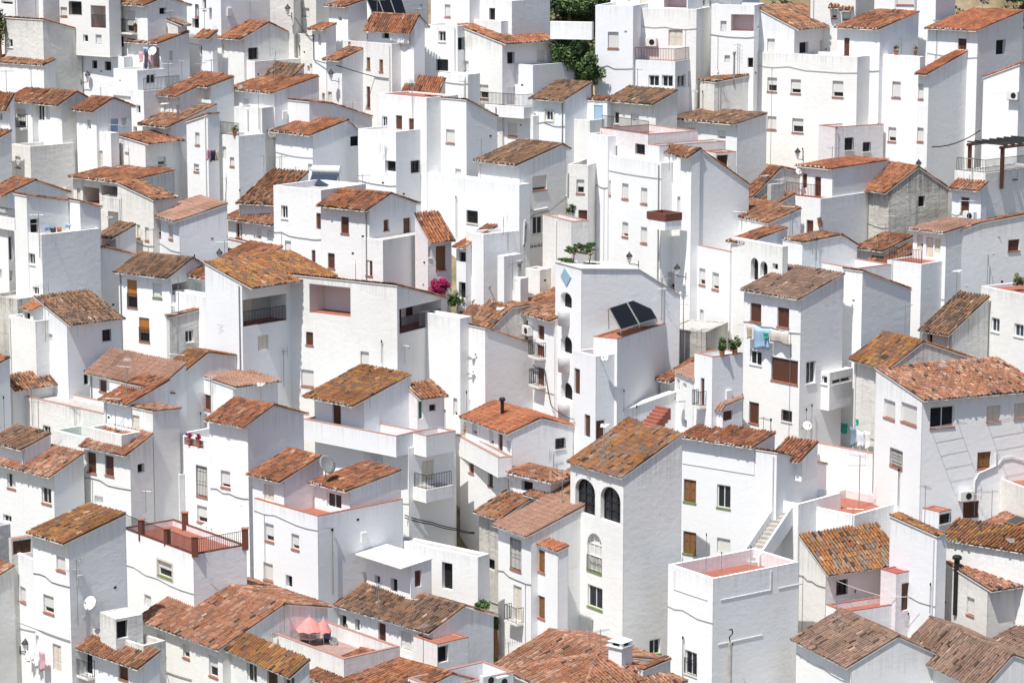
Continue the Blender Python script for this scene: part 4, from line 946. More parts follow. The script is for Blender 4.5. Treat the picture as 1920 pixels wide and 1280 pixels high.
H('white house under a tan gabled roof at the lower right', 305, 1152, -110, 952, 2220, '', a=66, top=[(652, 940), (952, 1078)], pal='t', ov=.35)
H('white house under the largest tan gabled roof in the bottom right corner', 1310, 1302, 698, 2060, 2560, '', a=66, top=[(1515, 1078), (2060, 1260)], pal='t', ov=.35)
H('house under a tan roof wedge on the right edge near the corner', 1760, 1100, 1380, None, 2150, '', a=62, dep=6, pal='t')
# ============================================================ things placed on walls and roofs
_v, _f = [], []
for p_ in POLYS:
    o_ = len(_v); _v += [Vector(q) for q in p_]; _f.append(list(range(o_, o_+len(p_))))
BVH = BVHTree.FromPolygons(_v, _f)
ORG = Vector((0, 0, 0))
def hit(x, y, photo=False):
    px, py = (x, y) if photo else P(x, y)
    r = ray(px, py).normalized()
    loc, n, i, d = BVH.ray_cast(ORG, r)
    if loc is None:
        loc = base_pt(px, py); n = Vector((0, 0, 1))
    if n.dot(r) > 0: n = -n
    return loc, n
def at(x, y, Y):
    r = ray(*P(x, y)); return r*(Y/r.y)
def zat(x, y, p):  # height of pixel row y at the depth of p
    r = ray(*P(x, y)); return (r*(p.y/r.y)).z
def wallframe(p, n):
    n = Vector((n.x, n.y, 0))
    n = n.normalized() if n.length > .2 else Vector((-.7, -.7, 0)).normalized()
    d = Vector((-n.y, n.x, 0))
    if d.x > 0: d = -d
    return d, n
def thing(name, label, cat, loc, group=None): return empty(name, loc, label, cat, group)
def antenna(x, y, yt, where, kind=0, r=.02):
    p, n = hit(x, y); top = zat(x, yt, p); h = max(.6, top-p.z)
    if abs(n.z) < .3: p = p+n*.12
    t = thing('antenna', where, 'antenna', p); m = MB()
    m.tube(p-Vector((0,0,.1)), p+Vector((0,0,h)), r, 'zinc', 5); m.build('mast', t)
    m = MB(); k = random.random()*math.pi; 
    if kind == 2: m.tube(p+Vector((0,0,h-.05)), p+Vector((0,0,h+.1)), r*2.2, 'iron', 6); m.build('mast_tip', t); return
    for j in range(2 if kind == 0 and h > 2 else 1):
        a_ = k+j*1.2; c = p+Vector((0,0,h-.08-j*.55)); d = Vector((math.cos(a_), math.sin(a_)*.6, .03)).normalized(); s_ = Vector((-d.y, d.x, 0)).normalized()
        if kind == 1: s_ = Vector((0,0,1))
        L_ = random.uniform(.7, 1.15)
        m.tube(c-d*L_*.35, c+d*L_*.65, .012, 'steel', 4)
        for i in range(8):
            q = c+d*L_*(-.33+i*.14); w_ = .28-.018*i; m.tube(q-s_*w_, q+s_*w_, .008, 'steel', 4)
        if j == 0:
            q = c-d*L_*.36; m.tube(q-s_*.3+Vector((0,0,.16)), q+s_*.3+Vector((0,0,.16)), .008, 'steel', 4); m.tube(q-s_*.3-Vector((0,0,.16)), q+s_*.3-Vector((0,0,.16)), .008, 'steel', 4); m.tube(q-Vector((0,0,.16)), q+Vector((0,0,.16)), .008, 'steel', 4)
    m.build('aerial', t)
def dish(x, y, rad, where, mat='plasticwhite', yaw=None, up=.0):
    p, n = hit(x, y+rad*.6) if not up else hit(x+20, up); R_ = rad/4/F*p.y
    d, nn = wallframe(p, n); base = p; c = Vector((p.x, p.y, zat(x, y, p)))+nn*(.35+R_*.4)
    t = thing('satellite_dish', where, 'dish', p)
    ax = Vector((math.sin(R(yaw if yaw is not None else -20)), -math.cos(R(yaw if yaw is not None else -20)), .55)).normalized()
    u = ax.cross(Vector((0,0,1))).normalized(); v = u.cross(ax)
    m = MB(); n_ = 20; vs = [c]; fs = []
    for k, (rr, dd) in enumerate(((.35,.03),(.7,.10),(1.0,.2))):
        for i in range(n_):
            a_ = 2*math.pi*i/n_; vs.append(c+u*R_*rr*math.cos(a_)+v*R_*rr*math.sin(a_)+ax*R_*dd)
    fs += [(0, 1+i, 1+(i+1) % n_) for i in range(n_)]
    for k in range(2): fs += [(1+k*n_+i, 1+(k+1)*n_+i, 1+(k+1)*n_+(i+1) % n_, 1+k*n_+(i+1) % n_) for i in range(n_)]
    m.add(vs, fs, mat); o_ = m.build('reflector', t, True)
    s = o_.modifiers.new('s', 'SOLIDIFY'); s.thickness = .02
    m = MB(); f = c+ax*R_*1.1-v*R_*.2; m.tube(c-v*R_*.95+ax*R_*.15, f, .015, 'zinc', 4); m.tube(f-ax*.05, f+ax*.09, .045, 'zinc', 6); m.build('feed_arm', t)
    m = MB(); m.tube(base, base+nn*.3, .025, 'zinc', 5) if abs(n.z) < .4 else None; m.tube(Vector((c.x, c.y, base.z))-ax*.05, c-ax*.04, .03, 'zinc', 5)
    m.tube(base, Vector((c.x, c.y, base.z)), .025, 'zinc', 5); m.build('bracket', t)
def acunit(x, y, where):
    p, n = hit(x, y); d, nn = wallframe(p, n); t = thing('air_conditioner', where, 'air conditioner', p)
    f = Face(p, d, nn); m = MB(); f.box(m, -.42, .42, p.z-.28, p.z+.28, .04, .36, 'plasticwhite'); m.build('casing', t)
    m = MB(); c = f.pt(-.1, p.z, .37); 
    for i in range(14):
        a_ = 2*math.pi*i/14; b_ = 2*math.pi*(i+1)/14
        m.add([c, c+d*.2*math.cos(a_)+Vector((0,0,.2*math.sin(a_))), c+d*.2*math.cos(b_)+Vector((0,0,.2*math.sin(b_)))], [(0,1,2)], 'iron')
    m.build('fan_grille', t)
    m = MB(); f.box(m, -.35, -.3, p.z-.34, p.z-.28, 0, .36, 'zinc'); f.box(m, .3, .35, p.z-.34, p.z-.28, 0, .36, 'zinc'); m.build('bracket', t)
def lantern(x, y, where, side=1):
    p, n = hit(x, y); d, nn = wallframe(p, n); t = thing('street_lamp', where, 'street lamp', p)
    m = MB(); c = p+nn*.75; z = Vector((0,0,1))
    m.path([p-z*.25, p+nn*.35-z*.16, p+nn*.7-z*.12, c-z*.02], .025, 'iron'); m.tube(p-z*.4, p+z*.05, .03, 'iron', 5); m.build('bracket', t)
    m = MB(); m.lathe(c, [(.0,0),(.09,.0),(.17,.36),(.24,.38),(.12,.54),(.05,.6),(.03,.68),(0,.7)], 'iron', 6); m.build('lamp_head', t)
    m = MB(); m.lathe(c, [(.098,.03),(.172,.34)], 'frame', 6); m.build('lamp_glass', t)
def pot(x, y, where, rad=.35, kind='green', h=.45, pots=True, n=260):
    p, nn_ = hit(x, y); t = thing('potted_plant', where, 'plant', p)
    if pots:
        m = MB(); m.lathe(p, [(0,0),(.12,0),(.17,.3),(.19,.3),(.19,.33),(.15,.33),(0,.3)], 'clay_pot', 10); m.build('pot', t)
    m = MB(); leaves(m, p+Vector((0,0,.35+rad*.6)), (rad, rad, rad*h/.45), n, .07, kind); m.build('foliage', t)
LEAF = {'green': [(.05,.10,.025),(.07,.13,.035),(.035,.075,.02),(.10,.16,.05)], 'pine': [(.055,.10,.03),(.075,.13,.04),(.04,.075,.025),(.11,.16,.055)],
        'magenta': [(.36,.012,.10),(.26,.01,.075),(.48,.03,.17),(.2,.01,.06)], 'olive': [(.11,.12,.04),(.08,.10,.03),(.15,.15,.06)], 'dry': [(.24,.18,.09),(.16,.14,.06),(.09,.10,.04)]}
def leaves(m, c, rad, n, size, kind, clumps=9):
    cols = LEAF[kind]; cl = []
    for i in range(clumps):
        v = Vector((random.gauss(0,1), random.gauss(0,1), random.gauss(0,1))).normalized()*random.random()**.4
        cl.append((Vector((v.x*rad[0]*.75, v.y*rad[1]*.75, v.z*rad[2]*.75)), random.uniform(.28, .5), random.choice(cols), random.uniform(.75, 1.3)))
    for i in range(n):
        q, s_, col, br = random.choice(cl)
        v = Vector((random.gauss(0,1), random.gauss(0,1), random.gauss(0,1))).normalized()*random.random()**.33*s_
        p = c+q+Vector((v.x*rad[0], v.y*rad[1], v.z*rad[2]))
        a_ = Vector((random.gauss(0,1), random.gauss(0,1), random.gauss(0,1))).normalized(); b_ = a_.orthogonal().normalized()
        z_ = size*random.uniform(.6, 1.4); f = br*random.uniform(.75, 1.25)
        m.add([p-a_*z_, p+b_*z_*.5, p+a_*z_, p-b_*z_*.5], [(0,1,2,3)], 'leaf', tuple(x*f for x in col))
def tree(x, y, X2, Yt, Yd, where, kind='pine', n=5200, size=.13):
    c0 = at(x, y, Yd); w_ = X2/4/F*Yd; h_ = (y-Yt)/4/F*Yd; t = thing('tree', where, 'tree', c0-Vector((0,0,1.5)))
    m = MB(); b = c0-Vector((0,0,1.5)); top = c0+Vector((.2,0,h_*.75)); m.tube(b, c0+Vector((0,0,h_*.3)), .2, 'wood', 8, .13); m.tube(c0+Vector((0,0,h_*.3)), top, .13, 'wood', 6, .04)
    for i in range(7):
        s_ = c0+Vector((0,0,h_*random.uniform(.2,.6))); a_ = random.random()*6.28
        m.tube(s_, s_+Vector((math.cos(a_)*w_*.35, math.sin(a_)*w_*.35, h_*.25)), .06, 'wood', 5, .02)
    m.build('trunk', t)
    m = MB(); leaves(m, c0+Vector((0,0,h_*.52)), (w_*.55, w_*.5, h_*.52), n, size, kind, 26); m.build('crown', t)
def wire(name, pts, r, mat, label, cat, sag=0.0, off=.06):
    q = []
    for (x, y) in pts:
        p, n = hit(x, y); q.append(p+n*off)
    w_ = []
    for a_, b_ in zip(q, q[1:]):
        for i in range(6):
            s_ = i/6; w_.append(a_.lerp(b_, s_)-Vector((0,0,sag*4*s_*(1-s_))))
    w_.append(q[-1]); m = MB(); m.path(w_, r, mat, 5); o = m.build(name, None, True); o['label'] = label; o['category'] = cat
def cloth(x0, y0, x1, y1, mat, where, off=.4, name='laundry', Y=None, grp='laundry hung out to dry'):
    p, n = hit((x0+x1)/2, (y0+y1)/2); d, nn = wallframe(p, n)
    if Y: p = at((x0+x1)/2, (y0+y1)/2, Y); d, nn = Vector((-.75,.66,0)), Vector((-.66,-.75,0))
    f = Face(p+nn*off, d, nn); a0, _ = f.hit(*P(x0, (y0+y1)/2)); a1, _ = f.hit(*P(x1, (y0+y1)/2)); a0, a1 = min(a0,a1), max(a0,a1)
    zt = f.hit(*P((x0+x1)/2, y0))[1]; zb = f.hit(*P((x0+x1)/2, y1))[1]
    m = MB(); nx, nz = 9, 7; vs = []; ph = random.random()*6
    for j in range(nz):
        for i in range(nx):
            u = i/(nx-1); v = j/(nz-1)
            z_ = zt+(zb-zt)*v*(1-.10*math.sin(u*3.1+ph)) - .05*math.sin(math.pi*u)*(1-v)
            vs.append(f.pt(a0+(a1-a0)*(u+.04*v*math.sin(ph)), z_, .05*math.sin(u*9+ph)*(.3+v)+.03*math.sin(v*5+ph)))
    m.add(vs, [(j*nx+i, j*nx+i+1, (j+1)*nx+i+1, (j+1)*nx+i) for j in range(nz-1) for i in range(nx-1)], mat)
    o = m.build(name, None, True); o.location = (0,0,0); s = o.modifiers.new('s', 'SOLIDIFY'); s.thickness = .012
    o['label'] = where; o['category'] = 'laundry'; o['group'] = grp
    return f
def chimney(x, y, yt, w, where, mat='white', cap=True):
    p, n = hit(x, y); h = max(.4, zat(x, yt, p)-p.z); t = thing('chimney', where, 'chimney', p); q = p.copy()
    a_ = R(40); e = Vector((math.cos(a_), -math.sin(a_), 0))*w/2; g = Vector((math.sin(a_), math.cos(a_), 0))*w/2
    ring = lambda s_, z: [q+(e*i+g*j)*s_+Vector((0,0,z)) for i, j in ((-1,-1),(1,-1),(1,1),(-1,1))]
    m = MB(); m.box8(ring(1,-.6)+ring(1,h*(.68 if cap else 1)), mat); m.build('stack', t)
    if cap:
        m = MB(); m.box8(ring(1.22,h*.68)+ring(1.22,h*.73), mat)
        for i, j in ((-1,-1),(1,-1),(1,1),(-1,1)):
            c = q+(e*i+g*j)*.78; m.tube(c+Vector((0,0,h*.73)), c+Vector((0,0,h*.87)), w*.14, mat, 6)
        m.box8(ring(1.15,h*.87)+ring(.15,h*1.02), mat); m.build('cowl', t)
        m = MB(); m.box8(ring(.7,h*.73)+ring(.7,h*.868), 'dark'); m.build('flue', t)
def stovepipe(x, y, yt, r, where, mat='iron'):
    p, n = hit(x, y); h = zat(x, yt, p)-p.z; t = thing('stovepipe', where, 'chimney pipe', p)
    m = MB(); m.tube(p-Vector((0,0,.4)), p+Vector((0,0,h)), r, mat, 10); m.build('pipe', t)
    m = MB(); m.lathe(p+Vector((0,0,h-.05)), [(r,0),(r*1.7,.02),(r*1.7,.16),(r*1.2,.22),(0,.24)], mat, 10); m.build('cap', t)
def panels(quad, n, where, mat='solar', gap=.04, Yb=None):
    """quad: four pixels TL,TR,BR,BL (zoom) standing on the roof under BL/BR"""
    Yb = Yb or hit(*quad[3])[0].y
    BL = at(*quad[3], Yb)
    r2 = ray(*P(*quad[2])); BR = r2*((BL.z)/r2.z)  # same height as BL
    if (BR-BL).length > 8 or (BR-BL).length < 1: BR = at(*quad[2], Yb+.5)
    w = BR-BL; g = Vector((-w.y, w.x, 0)).normalized()
    if g.y < 0: g = -g
    f = Face(BL, w.normalized(), Vector((0,0,1)))
    # plane through BL,BR tilted 45 deg: find top-left
    nrm = (g*math.sin(R(42))*-1+Vector((0,0,math.cos(R(42))))).normalized()
    def ip(x, y):
        rr = ray(*P(x, y)); return rr*(BL.dot(nrm)/rr.dot(nrm))
    TL, TR = ip(*quad[0]), ip(*quad[1])
    for i in range(n):
        s0, s1 = (i+gap/2)/n, (i+1-gap/2)/n
        q = [BL.lerp(BR, s0), BL.lerp(BR, s1), TL.lerp(TR, s1), TL.lerp(TR, s0)]
        q = [v+Vector((0,0,.12)) for v in q]
        if i == 0: arr = thing('solar_array', where, 'solar panels', BL)
        m = MB(); m.box8([v-nrm*.07 for v in q]+q, 'zinc'); t = m.build('solar_panel', arr)
        c = sum(q, Vector())/4; m = MB(); qq = [c+(v-c)*.955+nrm*.004 for v in q]; m.add(qq, [(0,1,2,3)], mat); m.build('glass', t)
        m = MB(); 
        for a_, b_ in ((q[0], q[3]), (q[1], q[2])):
            m.tube(b_-nrm*.07, Vector((b_.x, b_.y, BL.z-.05)), .03, 'zinc', 4); m.tube(a_-nrm*.07, a_-Vector((0,0,.25)), .03, 'zinc', 4)
        m.build('support', t)
# ---- T(0,0)
T(0,0)
antenna(1497, 600, 470, 'thin aerial mast left of the broad rust orange gable roof')
antenna(885, 1000, 930, 'small aerial on the terrace below the little blue door')
antenna(1270, 870, 470, 'tall thin mast in front of the roof holding the laundry terrace', r=.025)
dish(1185, 385, 36, 'round white satellite dish beside the laundry on the shaded top terrace', yaw=-25)
lantern(608, 600, 'small lantern on the grey wall below the two barred windows')
cloth(1042, 385, 1075, 470, 'cloth_pink', 'pink shirt on the line of the shaded top terrace')
cloth(1080, 380, 1108, 500, 'cloth_dark', 'dark trousers on the line of the shaded top terrace')
cloth(1112, 385, 1145, 465, 'cloth_pink', 'mauve towel nearest the round dish on the top terrace')
cloth(1076, 352, 1112, 382, 'cloth_blue', 'small blue cloth above the dark trousers on the top terrace')
pot(1018, 240, 'orange flowering pot on the balcony with the tall shutter', .2, n=90)
T(380,0)
antenna(540, 470, 380, 'twin aerial on the white terrace wall below the barred balcony door', 1)
antenna(430, 960, 560, 'long bare mast rising in front of the wide mossy orange roof', 2, .022)
antenna(1580, 735, 610, 'short aerial cluster above the four dark doorways', 1)
antenna(1380, 1280, 1100, 'old crooked aerial beside the speckled orange roofed house', 1)
antenna(580, 1290, 1170, 'bent aerial on the wall below the large grey dish')
dish(485, 1005, 52, 'large grey satellite dish on the planted roof terrace', 'zinc', 35)
dish(320, 655, 20, 'tiny dish standing on the mossy orange tiles', 'zinc', -30)
lantern(1022, 588, 'black street lantern on the white climbing street house', 1)
lantern(668, 100, 'black lantern on the crumbling wall near the top edge')
wire('cable', [(690,135),(790,262),(835,262),(838,450)], .03, 'iron', 'dark cable dropping down the crumbling lane houses', 'cable', .1)
wire('cable', [(842,452),(1040,500),(1290,575),(1400,590)], .03, 'iron', 'dark cable sloping along the street house with brown windows', 'cable', .02)
cloth(32, 1115, 60, 1195, 'cloth_pink', 'pink cloth on the bracket left of the planted terrace house')
cloth(58, 1125, 95, 1215, 'cloth_dark', 'dark clothes on the bracket left of the planted terrace house')
cloth(92, 1128, 122, 1205, 'cloth_tan', 'olive clothes on the bracket left of the planted terrace house')
pot(240, 1020, 'brown potted plants along the railed roof terrace', .25, 'olive', n=120)
panels([(1228, 4), (1492, 0), (1540, 150), (1290, 160)], 3, 'row of three dark solar panels on the roof at the top edge')
cloth(1405, 235, 1545, 325, 'cloth_white', 'white sheet hung under the solar panel pavilion', .2)
T(760,0)
antenna(62, 880, 620, 'tall aerial on the wall with dark doorways near the orange wedge', 1)
antenna(570, 1190, 1035, 'red and white aerial above the red brown roof at the centre')
antenna(1130, 300, 205, 'aerial mast beside the pink recessed terrace and the pines', 2)
antenna(85, 120, 62, 'aerial on the white house at the top edge right of the solar panels')
tree(1230, 165, 460, -160, 208.3, 'spreading pine at the top edge right of the blue grey gable', n=7000)
tree(1500, 120, 420, -190, 208.8, 'darker pine behind the flat roofed white house at the top', n=5000)
tree(1255, 640, 290, 215, 196.5, 'tall pine filling the gap beside the flat roofed white house', n=15000, size=.10)
tree(1390, 640, 180, 420, 194, 'low pine branch mass over the small brown roof', n=3500, size=.11)
T(0,0)
tree(190, 150, 110, 80, 203.5, 'small green bush behind the dirty pale house', n=900, size=.09)
tree(-5, 330, 110, 90, 200, 'bush cut by the left edge beside the dirty pale house', 'olive', n=1500, size=.09)
T(1140,0)
antenna(820, 830, 530, 'tall aerial with lattice mast beside the sloping coped wall', 0, .025)
stovepipe(945, 600, 405, .07, 'tall grey pipe standing on the sloping coped wall', 'zinc')
antenna(718, 830, 690, 'dish topped thin mast beside the lattice aerial mast', 2)
antenna(1465, 1190, 1120, 'small mast on the wall by the street lantern at upper right', 2)
lantern(1465, 1175, 'black street lantern below the big white house with six shutters')
acunit(330, 315, 'air conditioner on the railed terrace of the flat roofed house')
antenna(450, 1270, 1100, 'thin pole before the flat white rooftop block', 2)
T(1520,0)
antenna(670, 410, 280, 'flat aerial on the terrace under the tan orange roof', 0)
antenna(948, 430, 150, 'tall mast in front of the bright orange new roof')
antenna(183, 1160, 960, 'thin mast on the small pink house with barred windows', 2)
lantern(860, 1262, 'black lantern at the foot of the huge grey gable wall')
acunit(1530, 715, 'air conditioner on the white house at the upper right edge')
wire('cable', [(885,1100),(1290,975)], .04, 'iron', 'black cable crossing the foot of the huge grey gable wall', 'cable', .3, .3)
pot(640, 415, 'pale rubble pots on the terrace left of the bright orange roof', .2, 'dry', n=80)
pot(780, 415, 'second cluster of pots beside the bright orange roofed house', .25, 'dry', n=80)
T(0,320)
antenna(310, 640, 320, 'tall antenna with a lattice aerial at the open laundry terrace', 0, .025)
antenna(330, 950, 860, 'small aerial at the left top of the dark speckled roof', 1)
antenna(335, 1270, 1000, 'bare mast against the white wall left of the speckled roof', 2)
antenna(1288, 1285, 995, 'mast with a single boom before the stained cream wall', 0)
antenna(1450, 740, 640, 'short mast behind the roof with orange shutters', 2)
cloth(330, 415, 372, 455, 'cloth_blue', 'blue cloths on the open terrace at the left')
cloth(375, 425, 420, 462, 'cloth_dark', 'dark clothes in the middle of the open terrace line')
cloth(425, 420, 462, 460, 'clay_pot', 'red brown clothes on the open terrace line')
cloth(485, 395, 532, 430, 'cloth_blue', 'pale blue cloth at the right end of the open terrace line')
T(380,320)
antenna(295, 480, 150, 'tall pole before the stacked brown roofs with the brick balcony', 2, .022)
lantern(195, 655, 'lantern under the brick edged balcony')
T(760,320)
antenna(390, 490, 200, 'slim white pole against the lower lit front of the tall house', 2)
antenna(727, 470, 345, 'yellow tipped aerial on the saw toothed white house')
antenna(900, 950, 560, 'tall thin mast right of the white chimney', 2)
antenna(795, 880, 680, 'short aerial left of the white chimney')
chimney(858, 985, 800, .75, 'square white chimney beside the brown mottled roofs', cap=False)
stovepipe(856, 825, 690, .13, 'round black topped pipe on the square white chimney', 'zinc')
acunit(935, 1195, 'air conditioner between brown shutters beside the arched tower')
wire('drain_pipe', [(1205,20),(1205,190),(1060,280),(950,300),(890,380),(882,560)], .05, 'plasticwhite', 'white plastered pipe snaking down the pale grey side wall', 'pipe', 0, .05)
wire('drain_pipe', [(1225,20),(1222,190),(1080,300),(960,330),(905,400),(900,540)], .03, 'zinc', 'grey cable following the white pipe on the pale grey wall', 'pipe', 0, .05)
wire('drain_pipe', [(490,985),(630,865)], .05, 'zinc', 'sloping grey handrail pipe on the white wall by the bougainvillea', 'pipe', 0, .1)
# ---- planter trees, bougainvillea
p, n = hit(1300, 700)
for (x, y, xt, yt, s_) in ((1258, 690, 1262, 575, 'left'), (1378, 700, 1385, 580, 'right')):
    b_ = at(x, y, p.y+.5); c_ = at(xt, yt, p.y+.5); t = thing('roof_tree', '%s little twisted tree planted on top of the arched white tower' % s_, 'tree', b_)
    m = MB(); md = b_.lerp(c_, .5)+Vector((.05,0,0)); m.tube(b_-Vector((0,0,.1)), md, .045, 'wood', 6, .035); m.tube(md, c_, .035, 'wood', 5, .02)
    for k in range(6): a_ = k*1.05; m.tube(md, md+Vector((math.cos(a_)*.5, math.sin(a_)*.3, .45)), .02, 'wood', 4, .01)
    m.build('trunk', t); m = MB()
    for k in range(11): a_ = random.random()*6.28; rr = random.uniform(.15,.75); leaves(m, c_+Vector((math.cos(a_)*rr, math.sin(a_)*rr, random.uniform(-.28,.22))), (.3,.26,.17), 130, .06, 'green', 3)
    m.build('crown', t)
for (x, y, w_, s_) in ((1220, 670, .65, 'left'), (1365, 708, .75, 'right')):
    c_ = at(x, y, p.y+.35); t = thing('shrub', '%s tuft of green plants on top of the arched white tower' % s_, 'plant', c_); m = MB(); leaves(m, c_, (w_, .25, .16), 420, .07, 'green', 10); m.build('foliage', t)
p, n = hit(265, 870)
t = thing('bougainvillea', 'magenta bougainvillea bush beside the pink walled house', 'bush', p); m = MB(); leaves(m, at(265, 868, p.y-.7), (.75, .6, .68), 3600, .055, 'magenta', 16); m.build('foliage', t)
p, n = hit(400, 950); t = thing('yucca_plant', 'spiky green plants right of the magenta bougainvillea', 'plant', p); m = MB()
for k in range(60):
    b_ = at(random.uniform(350, 440), random.uniform(930, 1020), p.y-.5); d_ = Vector((random.gauss(0,.5), random.gauss(0,.4), random.uniform(.3,1))).normalized(); e_ = b_+d_*random.uniform(.4,.9); m.add([b_-Vector((.03,0,0)), b_+Vector((.03,0,0)), e_], [(0,1,2)], 'leaf', random.choice(LEAF['olive']+LEAF['green']))
leaves(m, at(360, 970, p.y-.4), (.6,.4,.5), 900, .07, 'green', 9); m.build('foliage', t)
# blue diamond on the tower, green tile frieze
p, n = hit(1208, 800); d, nn = wallframe(p, n); f = Face(p, d, nn); pts = []
for (x, y) in ((1200,728),(1246,800),(1212,868),(1168,790)): a_, z_ = f.hit(*P(x, y)); pts.append((a_, z_))
m = MB(); q = [f.pt(a_, z_, .05) for a_, z_ in pts]; q0 = [f.pt(a_, z_, -.02) for a_, z_ in pts]; m.add(q0+q, [(0,1,5,4),(1,2,6,5),(2,3,7,6),(3,0,4,7),(4,5,6,7)], 'bluepaint'); o = m.build('wall_ornament'); o['label'] = 'pale blue diamond ornament on the arched white tower'; o['category'] = 'ornament'
p, n = hit(965, 560); d, nn = wallframe(p, n); f = Face(p, d, nn); m = MB()
a0, _ = f.hit(*P(1026, 560)); a1, _ = f.hit(*P(905, 560)); z0 = f.hit(*P(965, 576))[1]; z1 = f.hit(*P(965, 545))[1]; a0, a1 = min(a0,a1), max(a0,a1); f.box(m, a0, a1, z0, z1, -.01, .03, 'mortar')
k = 9
for i in range(k):
    s_ = a0+(a1-a0)*(i+.1)/k; e_ = a0+(a1-a0)*(i+.9)/k; m.add([f.pt(s_, z0+.02, .04), f.pt(e_, z0+.02, .04), f.pt((s_+e_)/2+(.05 if i % 2 else -.05), z1-.02, .04)], [(0,1,2)], 'greenpaint')
o = m.build('tile_frieze'); o['label'] = 'strip of green zigzag tiles on the pale grey side wall'; o['category'] = 'tile frieze'
T(1140,320)
antenna(395, 1110, 800, 'tall mast with two aerials right of the dark solar panels', 0, .03)
antenna(570, 1200, 925, 'tall mast on the rough grey concrete shed', 0, .028)
antenna(1012, 440, 300, 'aerial above the orange roof of the arched window house')
antenna(1355, 530, 260, 'mast with red aerial left of the brown doors', 1)
antenna(1555, 665, 510, 'mast on the pinkish terrace wall behind the tan roof', 2)
antenna(1525, 620, 470, 'thin dark mast left of another on the pinkish terrace wall', 1)
dish(1395, 5, 24, 'white dish on the corner of the railed terrace with brown doors', yaw=20)
lantern(230, 680, 'small lantern on the apartment house front above the arched tower')
lantern(585, 770, 'small lantern beside the long shuttered windows', 1)
panels([(5, 1045), (275, 957), (372, 1122), (95, 1208)], 2, 'pair of dark solar panels tilted on the terracotta slab', Yb=hit(72, 1262)[0].y+.35)
cloth(1040, 1160, 1085, 1262, 'cloth_tan', 'tan shirt below the left brown shutter')
cloth(1092, 1180, 1212, 1345, 'cloth_blue', 'large pale blue sheet under the brown shutters')
cloth(1162, 1208, 1204, 1262, 'cloth_green', 'small green cloth in front of the pale blue sheet', .55)
cloth(1214, 1195, 1352, 1300, 'cloth_beige', 'beige sheet sagging under the right brown shutter')
wire('clothesline', [(1010, 1150), (1360, 1195)], .012, 'steel', 'clothesline under the brown shutters of the laundry house', 'clothesline', .02, .4)
T(1520,320)
antenna(500, 600, 490, 'thin mast in front of the patchwork orange roof', 2)
antenna(835, 690, 560, 'mast at the corner of the railed terrace with cream shutters', 2)
antenna(1315, 850, 650, 'mast with small boxes on the right edge roof terrace', 1)
acunit(1205, 335, 'air conditioner under the pale tile canopy')
wire('cable', [(1000,320),(1270,400),(1420,500)], .02, 'zinc', 'thin cable across the long sloping side wall', 'cable', .1)
T(0,640)
antenna(950, 410, 180, 'tall mast before the wide pink brown roof', 0, .025)
antenna(255, 620, 360, 'aerial mast on the stained white wall house', 1)
antenna(575, 660, 490, 'aerial mast above the green netted terrace', 0)
antenna(25, 640, 420, 'thin mast at the far left edge', 2)
antenna(1345, 170, 90, 'small aerial on the rust ochre roof', 1)
antenna(1500, 720, 540, 'bare mast by the red potted loggia', 2)
antenna(1085, 1270, 1110, 'rusty aerial against the dark blue grey side wall')
pot(1420, 770, 'red flowering pots in the small loggia', .22, 'magenta', n=120)
pot(1490, 775, 'second red flowering pot in the small loggia', .2, 'magenta', n=120)
T(380,640)
antenna(75, 500, 260, 'mast with a long boom on the tan pink roof')
antenna(600, 330, 60, 'cluster of aerials in the gap by the blank white house', 1)
antenna(1245, 490, 220, 'mast on the mossy ochre pavilion roof', 2)
antenna(1350, 150, 0, 'tall mast on the wall behind the ochre pavilion', 2)
antenna(1505, 160, 20, 'slanting aerial behind the ochre pavilion', 0)
dish(965, 912, 78, 'very large grey satellite dish between two orange roofs', 'zinc', 50, up=1040)
T(760,640)
antenna(450, 650, 380, 'ladder like pole at the left end of the red roof', 2)
antenna(1105, 950, 840, 'bare aerial on the hipped pale brown roof', 1)
antenna(290, 650, 520, 'thin mast at the pink walled cottage terrace', 2)
stovepipe(727, 560, 440, .11, 'black stovepipe with silver top on the red roof')
dish(470, 95, 34, 'upper dish on the white gable house at the centre', yaw=25)
dish(462, 225, 24, 'lower dish on the small terrace of the white gable house', yaw=25)
dish(1465, 115, 30, 'dish on the terrace corner below the solar panels', yaw=-20)
pot(450, 690, 'green pot plant on the terrace of the red roofed house', .25, n=120)
wire('cable', [(945,170),(1060,210),(1110,480),(1280,580)], .025, 'iron', 'black cable hanging down the arched white tower', 'cable', .15, .15)
T(1140,640)
antenna(1012, 640, 400, 'dark pole at the left corner of the laundry house', 2, .03)
antenna(1220, 690, 590, 'short dark pole behind the bright orange striped roof', 2, .03)
antenna(105, 510, 370, 'mast on the side wall of the solar panel house', 2)
antenna(215, 600, 490, 'short mast on the white parapet by the red steps', 2)
antenna(1475, 700, 510, 'bundle of poles beside the white corner bay', 2)
antenna(1515, 710, 480, 'right pole of the bundle beside the white corner bay', 2)
dish(1450, 625, 38, 'dish with a beige rim on the roof beside the laundry house', yaw=20)
dish(580, 430, 30, 'white dish on the narrow slate canopied house', yaw=-60)
pot(855, 112, 'large dark green bush in a pot on the flat roof', .45, 'pine', .6, n=900)
pot(950, 100, 'lighter bush with white flowers on the flat roof', .42, 'green', .6, n=600)
T(1520,640)
cloth(218, 610, 272, 682, 'cloth_green', 'bright green towel on the terrace line at the right')
cloth(292, 640, 340, 780, 'cloth_jean', 'blue jeans on the terrace line at the right')
cloth(345, 668, 398, 800, 'cloth_white', 'white sheet nearest the blue jeans')
cloth(402, 672, 448, 808, 'cloth_white', 'white sheet at the right end of the terrace line')
cloth(335, 575, 362, 632, 'cloth_green', 'dark green cloth hanging askew above the sheets')
